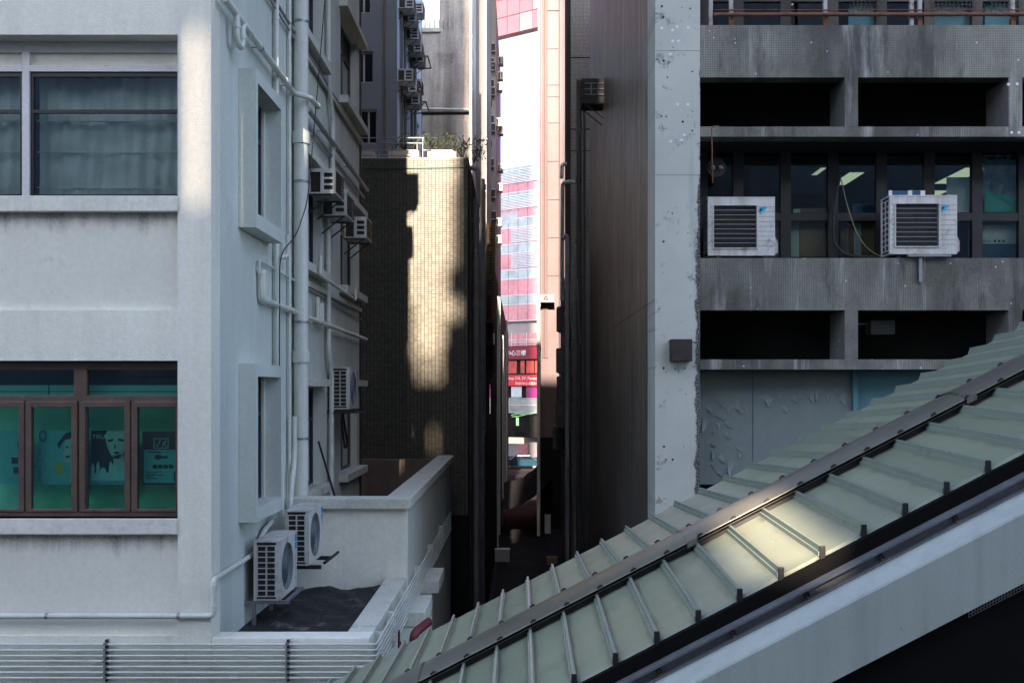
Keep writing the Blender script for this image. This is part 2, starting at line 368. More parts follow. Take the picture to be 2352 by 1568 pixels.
def tile_mat():
    n = NT('beige_wall_tile'); sp = n.n('SeparateXYZ'); n.l(n.pos(), sp.inputs[0])
    cv = n.n('CombineXYZ'); n.l(n.math('FLOOR', n.math('DIVIDE', n.math('ADD', sp.outputs[0], 10.0), .0838)), cv.inputs[0]); n.l(n.math('FLOOR', n.math('DIVIDE', sp.outputs[2], .0433)), cv.inputs[1])
    wn_ = n.n('TexWhiteNoise', noise_dimensions='2D'); n.l(cv.outputs[0], wn_.inputs['Vector'])
    c = n.shade((.185,.178,.14), n.rng(wn_.outputs['Value'], 0, 1, .76, 1.2))
    c = n.shade(c, n.rng(n.noise(.7), .3, .7, .85, 1.12))
    c = n.mix(n.math('MULTIPLY', n.rng(n.noise(1.0, n.scaled(5,5,.3), 4), .52, .75, 0, 1), .35), c, (.10,.085,.06))
    return n.fin(c, .35, 0, .5)
M['tile'] = tile_mat()
M['tile_grout'] = mat('dark_grout', (.015,.015,.011), .9)
def streak_wall():
    """brown glazed mosaic wall with vertical runs of dirt and highlights put in as pale streaks"""
    n = NT('streaked_brown_tile'); 
    s1 = n.noise(1.0, n.scaled(5, 5, .3), 8, .72); s2 = n.noise(1.0, n.scaled(15, 15, .9), 6, .7)
    c = n.mix(n.rng(s1, .34, .66, 0, 1), (.34,.305,.275), (.085,.077,.07))  # pale streaks stand in for highlights from the far glow
    c = n.mix(n.math('MULTIPLY', n.rng(s2, .4, .7, 0, 1), .6), c, (.05,.042,.038))
    c = n.mix(n.rng(n.noise(.9, n.scaled(1, 1, .8), 8, .72), .44, .60, 0, .75), c, (.10,.10,.094))
    sp = n.n('SeparateXYZ'); n.l(n.pos(), sp.inputs[0])
    la = n.math('LESS_THAN', n.math('FRACT', n.math('DIVIDE', sp.outputs[1], .0235)), .18); lb = n.math('LESS_THAN', n.math('FRACT', n.math('DIVIDE', sp.outputs[2], .0235)), .18)
    c = n.mix(n.math('MULTIPLY', n.math('MAXIMUM', la, lb), .35), c, (.03,.028,.026))
    h = n.math('ADD', n.math('MULTIPLY', s1, 1.0), n.math('MULTIPLY', s2, .6)); n.bump(h, .5, .05)
    return n.fin(c, n.rng(s2, .3, .7, .28, .5), 0, .6)
M['streak'] = streak_wall()
def pillar_mat():
    """pale blue-grey paint over mosaic, with black patches where the paint has gone"""
    n = NT('painted_mosaic_pillar'); sp = n.n('SeparateXYZ'); n.l(n.pos(), sp.inputs[0])
    fa = n.math('FRACT', n.math('DIVIDE', sp.outputs[0], .0225)); fb = n.math('FRACT', n.math('DIVIDE', sp.outputs[2], .0225))
    line = n.math('MAXIMUM', n.math('LESS_THAN', fa, .16), n.math('LESS_THAN', fb, .16))
    c = n.shade((.52,.545,.485), n.rng(n.noise(1.2), .3, .7, .93, 1.06))
    c = n.mix(n.math('MULTIPLY', line, n.rng(n.noise(1.7), .4, .65, .08, .5)), c, (.22,.24,.25))
    qv = n.n('VectorMath', operation='SNAP'); n.l(n.pos(), qv.inputs[0]); qv.inputs[1].default_value = (.0113, 5.0, .0113); q = qv.outputs[0]
    m1 = n.noise(2.1, q, 9, .75)
    wear = n.rng(m1, .555, .625, 0, 1)
    c = n.mix(n.math('MULTIPLY', wear, n.rng(n.noise(45, detail=2), .35, .6, .15, 1)), c, (.03,.03,.03))
    edge = n.rng(sp.outputs[0], 2.16, 2.29, -.26, .30)       # the edge towards the balconies is worn most
    low = n.rng(sp.outputs[2], 10.2, 12.0, .02, -.28)
    ed = n.rng(n.math('ADD', n.math('ADD', n.noise(3.2, q, 8, .75), edge), low), .55, .64, 0, 1)
    c = n.mix(n.math('MULTIPLY', ed, n.rng(n.noise(60, detail=2), .3, .55, .35, 1)), c, (.025,.025,.025))
    c = n.mix(n.rng(n.noise(.6, n.scaled(8, 8, .5), 3), .62, .8, 0, .35), c, (.2,.2,.2))
    n.bump(line, -.25, .004)
    return n.fin(c, .6, 0, .4)
M['pillar'] = pillar_mat()
M['brick_pink'] = grid_mat('pink_brick_tile', (.115,.083,.083), (.096,.069,.068), .23, .075, .06, 'y', stain=.12, streak=.08, tvar=.07, bump=0, offset=True, stcol=(.25,.14,.12))
M['small_grid'] = grid_mat('grey_square_tile', (.26,.255,.25), (.03,.028,.026), .05, .05, .2, 'y', stain=.25, streak=.2, bump=0)
# ================================================================ SETTING
struct(MB().quad((-400,-300,0),(400,-300,0),(400,500,0),(-400,500,0)).build('ground', M['asphalt']))
struct(MB().box(-1.1,1.5,30,104,.002,.006).build('alley_path', mat('wet_alley_concrete', (.018,.018,.018), .9, var=.35, vs_=.5, spec=.1)))

# ---------------------------------------------------------------- white corner building on the left
XL = -3.105; YF = 10.0; YE = 19.2; HT = HC + 20
wb = thing('white_building', 'white plastered corner building with large front windows and pipes on its alley side', 'building', (XL, YF, 0))
xr = X(408, YF)
def zf(v): return Z(v, YF)
w1 = (zf(450), zf(80)); w2 = (zf(1190), zf(828))
holes = [(-12.5, xr, w1[0], w1[1]), (-12.5, xr, w2[0], w2[1]), (-12.5, xr, zf(1460), zf(1228)), (-12.5, xr, zf(712), zf(484))]
fw = MB(); grid_wall(fw, 'y', YF, YF+.3, -12.3, XL, 0, HT, holes)
fw.build('front_wall', M['plaster'], wb)
for a, b in ((484, 712), (1228, 1460)):
    box1('recessed_panel', M['plaster_recess'], wb, -12.3, xr, YF+.07, YF+.29, zf(b), zf(a))
for v in (450, 1190):
    box1('window_sill', M['trim'], wb, -12.3, xr-.002, YF-.022, YF+.26, zf(v+36), zf(v), bevel=.008)
# alley side with three columns of windows
colA = (11.05, 12.06, 1.95, 3.40); colB = (13.95, 15.5, 1.80, 3.28); colC = (17.2, 18.9, 1.80, 3.30)
sh = []
for k in range(-2, 4):
    for c in (colA, colB, colC): sh.append((c[0], c[1], HC + c[2] + 3.25*k, HC + c[3] + 3.25*k))
sw = MB(); grid_wall(sw, 'x', XL, XL-.28, YF+.3, YE, 0, HT, sh); sw.build('side_wall', M['side_plaster'], wb)
sh2 = MB(); sh2.box(-12.3, XL, YE, YE+.25, 0, HT); sh2.box(-12.5, -12.3, YF, YE+.25, 0, HT); sh2.box(-12.3, XL, YF+.3, YE, HT-.25, HT-.002)
sh2.build('rear_wall', M['alley_wall'], wb)
for k in range(-2, 4):
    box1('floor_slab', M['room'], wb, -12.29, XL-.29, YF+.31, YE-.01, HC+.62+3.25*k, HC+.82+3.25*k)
# window surrounds of the first column, sills and heads of the others
for k in (-1, 0, 1, 2):
    z0, z1 = HC + 1.79 + 3.25*k, HC + 3.54 + 3.25*k; y0, y1 = 10.96, 12.2; xo = -2.91
    s = MB(); grid_wall(s, 'x', xo, XL+.002, y0, y1, z0, z1, [(colA[0], colA[1]+.05, HC+colA[2]+3.25*k, HC+colA[3]+3.25*k)])
    so = s.build('window_surround', M['side_plaster'], wb)
    wf = MB(); a0, a1, b0, b1 = colA[0], colA[1], HC+colA[2]+3.25*k, HC+colA[3]+3.25*k; xg = XL-.03
    for q in ((a0, a0+.05, b0, b1), (a1-.05, a1, b0, b1), (a0+.05, a1-.05, b0, b0+.05), (a0+.05, a1-.05, b1-.05, b1), (a0+.05, a1-.05, b1-.46, b1-.41)):
        wf.box(xg-.05, xg, q[0], q[1], q[2], q[3])
    fo = wf.build('window_frame', M['dark_metal'], wb)
    MB().box(xg-.03, xg-.024, a0+.05, a1-.05, b0+.05, b1-.46).build('pane', M['glass_dark'], fo)
    MB().box(xg-.03, xg-.024, a0+.05, a1-.05, b1-.41, b1-.05).build('pane', M['glass_dark'], fo)
    if k == -1:
        cu = MB()
        n = 24
        for i in range(n):
            p, q = a0+.07+(a1-a0-.14)*i/n, a0+.07+(a1-a0-.14)*(i+1)/n
            d0, d1 = .03*math.sin(i*1.3), .03*math.sin((i+1)*1.3)
            cu.quad((xg-.12+d0, p, b0+.05), (xg-.12+d1, q, b0+.05), (xg-.12+d1, q, b1-.5), (xg-.12+d0, p, b1-.5))
        cu.build('curtain', mat('side_curtain', (.30,.52,.58), .9, var=.25, vs_=4), fo)
for k in (-1, 0, 1, 2):
    for c, y0, y1, lo in ((colB, 13.75, 15.62, .12), (colC, 17.05, 19.28, .13)):
        zb, zt = HC+c[2]+3.25*k, HC+c[3]+3.25*k
        box1('window_sill', M['coping'], wb, XL-.02, -2.95, y0, y1, zb-lo, zb, bevel=.006)
        box1('window_head', M['coping'], wb, XL-.02, -2.95, y0, y1, zt+.02, zt+.13, bevel=.006)
        xg = XL-.12; a0, a1 = c[0], c[1]; wf = MB(); am = (a0+a1)/2
        for q in ((a0, a0+.05, zb, zt), (a1-.05, a1, zb, zt), (a0+.05, a1-.05, zb, zb+.05), (a0+.05, a1-.05, zt-.05, zt), (am-.025, am+.025, zb+.05, zt-.05), (a0+.05, a1-.05, zt-.5, zt-.46)):
            wf.box(xg-.05, xg, q[0], q[1], q[2], q[3])
        fo = wf.build('window_frame', M['dark_metal'] if c is colB else M['brown_frame'], wb)
        MB().box(xg-.03, xg-.024, a0+.05, am-.025, zb+.05, zt-.5).build('pane', M['glass_dark'], fo)
        MB().box(xg-.03, xg-.024, am+.025, a1-.05, zb+.05, zt-.5).build('pane', M['glass_dark'], fo)
# rough plaster band running along the side at each floor
for k in (0, 1):
    box1('string_course', M['coping'], wb, XL-.01, XL+.05, 13.8, YE+.05, HC+1.50+3.25*k, HC+1.58+3.25*k)

# ---- upper front window: white frame, black sashes, blind behind
yw = YF + .2
wu = MB()
for u0, u1, v0, v1 in ((-1500, 408, 79.5, 105), (-1500, 402, 135, 150), (402, 408, 105, 444), (28, 45, 105, 444), (-1500, 408, 444, 450), (-380, -363, 105, 444)):
    wu.box(max(-12.2, X(u0, YF)), min(X(u1, YF), xr-.001), yw-(.004 if u1-u0 < 30 else 0), yw+.06, zf(v1), zf(v0))
fr1 = wu.build('window_frame', M['alu'], wb, bevel=.003)
MB().box(-12.2, xr-.02, yw+.035, yw+.05, zf(135), zf(105)).build('header_panel', M['plaster_recess'], fr1)
for u0, u1 in ((45, 402), (-363, 28)):
    b = MB(); x0, x1 = X(u0, YF)+.002, X(u1, YF)-.002; z0, z1 = zf(443), zf(151); t = .03
    for q in ((x0, x0+t, z0, z1), (x1-t, x1, z0, z1), (x0+t, x1-t, z0, z0+t), (x0+t, x1-t, z1-t*1.4, z1), (x0+t, x1-t, zf(246), zf(238))):
        b.box(q[0], q[1], yw+.02, yw+.055, q[2], q[3])
    sa = b.build('sash', M['black_frame'], wb)
    MB().box(x0+t, x1-t, yw+.036, yw+.042, z0+t, zf(246)).build('pane', M['glass_teal'], sa)
    MB().box(x0+t, x1-t, yw+.036, yw+.042, zf(238), z1-t*1.4).build('pane', M['glass_teal'], sa)
    # gathered blind with cords sewn across
    g = MB(); nx, nz = 70, 30
    def cz(i, j):
        px = x0 + (x1-x0)*i/nx; pz = z0 + (z1-z0)*j/nz
        return (px, yw+.20+.014*math.sin(i*.9+.5*math.sin(j*.3))+.02*math.sin(i*.23+j*.11)+.012*math.sin(j*.8)*math.sin(i*.13), pz)
    vv = [cz(i, j) for j in range(nz+1) for i in range(nx+1)]
    g.add(vv, [(j*(nx+1)+i, j*(nx+1)+i+1, (j+1)*(nx+1)+i+1, (j+1)*(nx+1)+i) for j in range(nz) for i in range(nx)], True)
    bl = g.build('blind', M['curtain'], wb)
    for v in (255, 330, 414):
        MB().tube([(x0, yw+.165, zf(v)), ((x0+x1)/2, yw+.165, zf(v+1.5)), (x1, yw+.165, zf(v))], .007, 6).build('cord', M['curtain'], bl)
# ---- lower front window: brown casements
yb = YF + .12
xs0 = X(0, YF)
bf = MB()
def bfr(u0, u1, v0, v1, d=.07, y=yb): bf.box(X(u0, YF), min(X(u1, YF), xr-.001), y, y+d, zf(v1), zf(v0))
bfr(-700, 408, 831, 848); bfr(-700, 408, 908, 922); bfr(397, 408, 848, 1188); bfr(157, 187, 848, 908); bfr(-700, 397, 1178, 1188); bfr(150, 187, 922, 1178, .05, yb+.01)
fr2 = bf.build('window_frame', M['brown_frame'], wb, bevel=.004)
for u0, u1 in ((-700, 157), (187, 397)):
    MB().box(X(u0, YF), X(u1, YF), yb+.04, yb+.046, zf(908), zf(848)).build('fanlight_pane', M['glass_green'], fr2)
for u0, u1 in ((-75, 43), (46, 166), (171, 289), (292, 408)):
    cs = MB(); x0, x1 = X(u0, YF), min(X(u1, YF), xr-.0015); z0, z1 = zf(1178), zf(922); t = .057
    for q in ((x0, x0+t, z0, z1), (x1-t, x1, z0, z1), (x0+t, x1-t, z0, z0+.03), (x0+t, x1-t, z1-t, z1)):
        cs.box(q[0], q[1], yb-.012, yb+.04, q[2], q[3])
    co = cs.build('casement', M['brown_frame'], wb, bevel=.006)
    MB().box(x0+t, x1-t, yb+.012, yb+.018, z0+.03, z1-t).build('pane', M['glass_green'], co)
pelmet = MB()
for u0, u1 in ((-300, 80), (84, 397)):
    pelmet.box(X(u0, YF), X(u1, YF), yb+.16, yb+.24, zf(898), zf(884)); pelmet.box(X(u0, YF), X(u1, YF), yb+.15, yb+.18, zf(910), zf(900))
pelmet.build('blind_box', mat('pale_teal_blind_box', (.25,.55,.52), .5), wb)
bk = MB().box(-12.2, xr-.01, yb+.30, yb+.32, zf(1186), zf(915)).build('backing_board', mat('green_backing_board', (.17,.62,.40), .7, var=.18, vs_=2), wb)

# ---- posters behind the green glass
def disc(mb, cx, cz, rx, rz, y, n=24, a0=0, a1=2*math.pi):
    vv = [(cx + rx*math.cos(a0+(a1-a0)*i/n), y, cz + rz*math.sin(a0+(a1-a0)*i/n)) for i in range(n)]
    return mb.add(vv, [tuple(range(n))])
yp = yb + .14
def poly(mb, pts, y): return mb.add([(X(u, YF), y, zf(v)) for u, v in pts], [tuple(range(len(pts)))])
pm = {k: mat('print_' + k, c, .6, var=.05) for k, c in {'teal': (.12,.48,.52), 'ink': (.008,.016,.02), 'skin': (.42,.56,.48), 'pale': (.42,.70,.70), 'maroon': (.10,.015,.03), 'blue': (.03,.16,.30), 'yellow': (.45,.45,.10)}.items()}
def poster(label, u0, u1, v0, v1, base):
    t = thing('poster', label, 'poster', (X(u0, YF), yp+.004, zf(v1)))
    MB().box(X(u0, YF), X(u1, YF), yp+.004, yp+.008, zf(v1), zf(v0)).build('sheet', base, t); return t
p1 = poster('teal beauty poster with dark product boxes at the far side of the lower window', -60, 34, 990, 1117, pm['teal'])
m = MB()
for u, v in ((18, 1025), (26, 1040), (4, 1062), (24, 1075), (8, 1085), (20, 1100)): poly(m, [(u-8, v-8), (u+7, v-8), (u+7, v+7), (u-8, v+7)], yp)
m.build('printed_boxes', pm['ink'], p1)
p2 = poster('blue beauty poster with a face in profile and a yellow fruit slice', 60, 154, 990, 1118, pm['teal'])
m = MB(); poly(m, [(122,998),(134,993),(147,996),(154,1006),(154,1060),(146,1066),(140,1058),(146,1030),(140,1010),(122,1012),(113,1024),(108,1036),(104,1022)], yp); m.build('printed_hair', pm['ink'], p2)
m = MB(); poly(m, [(124,1014),(140,1008),(149,1018),(151,1040),(147,1056),(136,1068),(124,1064),(121,1052),(117,1046),(122,1034),(121,1022)], yp-.001); poly(m, [(136,1064),(150,1056),(154,1080),(154,1112),(130,1112),(134,1086)], yp-.001); m.build('printed_face', pm['skin'], p2)
m = MB(); poly(m, [(123,1029),(131,1027),(131,1030),(124,1032)], yp-.002); poly(m, [(142,1026),(150,1025),(149,1029),(143,1030)], yp-.002); poly(m, [(122,1051),(134,1049),(134,1053),(126,1056)], yp-.002); m.build('printed_features', pm['ink'], p2)
m = MB(); disc(m, X(108, YF), zf(1079), .056, .066, yp-.001); m.build('printed_slice', pm['yellow'], p2)
m = MB(); disc(m, X(70, YF), zf(1004), .042, .058, yp); m.build('printed_emblem', pm['blue'], p2)
m = MB(); disc(m, X(70, YF), zf(1003), .024, .038, yp-.001); m.build('printed_emblem_centre', pm['teal'], p2)
text_obj('PEEL OFF', .052, pm['blue'], p2, (X(67, YF), yp-.001, zf(1110)), right=(0,0,1), up=(-1,0,0), width=.36)
p3 = poster('dark poster with a woman facing front above small white bottles', 183, 279, 991, 1118, pm['ink'])
m = MB(); poly(m, [(216,1004),(222,991),(262,991),(268,1004),(264,1030),(258,1046),(250,1056),(244,1059),(236,1055),(229,1046),(222,1030)], yp); poly(m, [(236,1050),(258,1046),(262,1062),(279,1072),(279,1096),(246,1098),(224,1084),(236,1068)], yp); m.build('printed_face', pm['skin'], p3)
m = MB(); poly(m, [(222,1013),(236,1010),(236,1015),(224,1018)], yp-.001); poly(m, [(247,1009),(262,1012),(260,1017),(248,1015)], yp-.001); poly(m, [(236,1042),(243,1040),(252,1042),(244,1047)], yp-.001); poly(m, [(239,1020),(243,1033),(238,1033)], yp-.001); m.build('printed_features', pm['ink'], p3)
m = MB(); poly(m, [(183,1092),(279,1086),(279,1108),(183,1108)], yp-.001)
for u, w_, h in ((188, 8, 26), (200, 9, 30), (212, 14, 16), (230, 8, 30), (240, 10, 22), (256, 6, 30), (265, 6, 32), (273, 5, 28)): poly(m, [(u-w_/2, 1094), (u-w_/2, 1094-h*.6), (u-w_/5, 1094-h), (u+w_/5, 1094-h), (u+w_/2, 1094-h*.6), (u+w_/2, 1094)], yp-.002)
m.build('printed_bottles', pm['pale'], p3)
m = MB(); poly(m, [(183,1108),(279,1108),(279,1118),(183,1118)], yp-.002); m.build('printed_band', pm['teal'], p3)
text_obj('TRUS', .062, pm['pale'], p3, (X(186, YF), yp-.001, zf(1010)), width=.165)
text_obj('SEA', .062, pm['pale'], p3, (X(251, YF), yp-.002, zf(1010)), width=.115)
text_obj('Sun Controle Line', .036, pm['ink'], p3, (X(187, YF), yp-.003, zf(1116)), width=.38)
p4 = poster('maroon headed salon poster with a hairbrush on a pale sheet', 304, 396, 993, 1118, pm['maroon'])
m = MB(); poly(m, [(308,1036),(392,1036),(392,1114),(308,1114)], yp); m.build('printed_sheet', pm['teal'], p4)
m = MB()
for a in ((331,1009,366,1010.5), (331,1031,366,1032.5), (331,1009,332.5,1032.5), (364.5,1009,366,1032.5)): poly(m, [(a[0],a[1]),(a[2],a[1]),(a[2],a[3]),(a[0],a[3])], yp-.001)
m.tube([(X(334,YF),yp-.001,zf(1024)),(X(340,YF),yp-.001,zf(1028)),(X(344,YF),yp-.001,zf(1020)),(X(347,YF),yp-.001,zf(1013))], .004, 5)
m.tube([(X(352,YF),yp-.001,zf(1029)),(X(356,YF),yp-.001,zf(1018)),(X(361,YF),yp-.001,zf(1014)),(X(356,YF),yp-.001,zf(1022)),(X(362,YF),yp-.001,zf(1029))], .004, 5)
m.build('printed_emblem', pm['pale'], p4)
m = MB(); disc(m, X(342, YF), zf(1053), .040, .026, yp-.002); poly(m, [(348,1051),(364,1050),(364,1056),(348,1056)], yp-.002)
for i in range(4): poly(m, [(329+12.5*i,1071),(340+12.5*i,1071),(340+12.5*i,1080),(329+12.5*i,1080)], yp-.002)
for i in range(5): poly(m, [(312,1087+4*i),(312+(40,26,44,18,30)[i],1087+4*i),(312+(40,26,44,18,30)[i],1088.6+4*i),(312,1088.6+4*i)], yp-.002)
poly(m, [(378,1090),(382,1086),(386,1090),(384,1112),(380,1112)], yp-.002); poly(m, [(318,1040),(348,1040),(348,1043),(318,1043)], yp-.002)
m.build('printed_hairbrush_and_lines', pm['ink'], p4)
text_obj('HAIR CARE EVOLUTION', .022, pm['ink'], p4, (X(349, YF), yp-.002, zf(1043)), width=.17)

# ---------------------------------------------------------------- terrace annex beside it
XR = -1.513
an = thing('terrace_annex', 'low white walled yard and terrace jutting out beside the corner building', 'terrace', (XR, YF, 0))
zk = HC - 2.488; ztop = HC - 1.57
box1('front_wall', M['plaster'], an, XL+.002, XR, YF+.001, YF+.27, 0, zk, bevel=.012)
box1('kerb', M['coping'], an, XR-.27, XR-.001, YF+.27, 13.2, 0, zk-.001, bevel=.012)
box1('yard_floor', M['yard_floor'], an, XL, XR-.27, YF+.27, 13.2, zk-.35, zk-.16)
# heaps of wet dirt on the yard floor
random.seed(3)
g = MB(); nx, ny = 26, 40
def fz(x, y): return zk-.158 + max(0, .028*math.sin(x*7+2*math.sin(y*3))*math.sin(y*5.1+x*2) + .018*math.sin(x*17+y*11)) + .05*math.exp(-((y-13.15)/.12)**2)*(.5+.5*math.sin(x*9))
vv = [(XL+.01+(XR-.28-XL-.01)*i/nx, YF+.275+(13.19-YF-.275)*j/ny, fz(XL+.01+(XR-.28-XL)*i/nx, YF+.275+(13.19-YF-.275)*j/ny)) for j in range(ny+1) for i in range(nx+1)]
g.add(vv, [(j*(nx+1)+i, j*(nx+1)+i+1, (j+1)*(nx+1)+i+1, (j+1)*(nx+1)+i) for j in range(ny) for i in range(nx)], True)
g.build('dirt_layer', M['yard_floor'], an)
box1('parapet', M['plaster'], an, XL+.002, XR, 13.2, 13.42, 0, ztop)
box1('parapet', M['side_plaster'], an, XR-.2, XR-.001, 13.42, 21.6, 0, ztop)
box1('parapet', mat('brown_parapet_render', (.20,.15,.12), .9, var=.2, streak=.3), an, -6.5, XR-.001, 21.6, 21.8, 0, ztop+.06)
box1('coping', M['coping'], an, XL+.004, -1.45, 13.12, 13.46, ztop, ztop+.14, bevel=.012)
box1('coping', M['coping'], an, -1.80, -1.451, 13.46, 21.85, ztop+.001, ztop+.139, bevel=.012)
box1('terrace_floor', M['yard_floor'], an, -6.5, XR-.2, 13.42, 21.6, HC-2.6, HC-2.4)
for y0, y1 in ((12.55, 13.6), (14.6, 15.7)):
    box1('window_canopy', M['coping'], an, XR, -1.2, y0, y1, HC-2.98, HC-2.80, bevel=.01)
    box1('window_reveal', M['side_plaster'], an, XR, -1.3, y0+.02, y0+.14, HC-4.4, HC-2.981)

# seven white conduits round the low wall
hs = [-2.543, -2.60, -2.656, -2.709, -2.765, -2.822, -2.877]
ordn = ['topmost', 'second from top', 'third from top', 'middle', 'third from bottom', 'second from bottom', 'lowest']
for i, h in enumerate(hs):
    xo = -1.44 + .002*i; yo = YF - .045
    t = thing('conduit', f'thin white conduit, {ordn[i]} of seven along the low yard wall', 'conduit', (XL, yo, HC+h), 'seven white conduits round the yard wall')
    MB().tube([(-9, yo, HC+h), (xo, yo, HC+h), (xo, 20.6, HC+h+.01)], .0115, 8, bend=.05).build('tube', M['pvc'], t)
    for y in (10.9+.16*(i % 3), 13.6+.2*(i % 2), 17.0): MB().tube([(xo, y, HC+h+.0005), (xo, y+.13, HC+h+.0005)], .015, 8).build('coupling', M['pvc'], t)
    MB().tube([(-5.6+.45*i, yo, HC+h), (-5.52+.45*i, yo, HC+h)], .015, 8).build('coupling', M['pvc'], t)
for j, u in enumerate((247, 663, -200)):
    x = X(u, YF); t = thing('conduit_clamp', ['dark clamp strip across the seven conduits under the big front windows', 'dark clamp strip across the seven conduits under the yard kerb', 'dark clamp strip across the conduits at the far edge'][j], 'clamp', (x, YF, HC-2.95), 'clamp strips on the conduits')
    box1('strap', M['dark_metal'], t, x-.012, x+.012, YF-.034, YF-.002, HC-2.92, HC-2.50)
    for h in hs: MB().box(x-.018, x+.018, YF-.064, YF-.035, HC+h-.004, HC+h+.018).build('saddle', M['steel'], t)
for j, y in enumerate((10.35, 11.3, 12.4, 14.2, 16.2, 18.4)):
    t = tag(MB().box(XR, -1.425, y, y+.012, HC-2.9, HC-2.51).build('conduit_bracket', M['pvc'], at=(XR, y, HC-2.9)), f'small white conduit bracket, {["nearest","second nearest","third","fourth","fifth","farthest"][j]} along the alley face of the yard wall', 'bracket', 'conduit brackets on the alley face')
# red fire pipe
t = thing('fire_pipe', 'red fire service pipe standing below the yard wall conduits', 'pipe', (-1.2, 11.2, 0))
MB().tube([(-1.2, 11.2, 0), (-1.2, 11.2, HC-2.74), (-1.05, 11.45, HC-2.66)], .05, 12, bend=.08).build('standpipe', M['red_paint'], t)
m = MB().tube([(-1.18, 11.1, HC-2.86), (-1.34, 11.1, HC-2.86)], .03, 10); m.ring((-1.34, 11.1, HC-2.86), (1,0,0), .05, .012); m.box(-1.36, -1.345, 11.05, 11.15, HC-2.92, HC-2.68); m.build('hydrant_inlet', M['red_paint'], t)

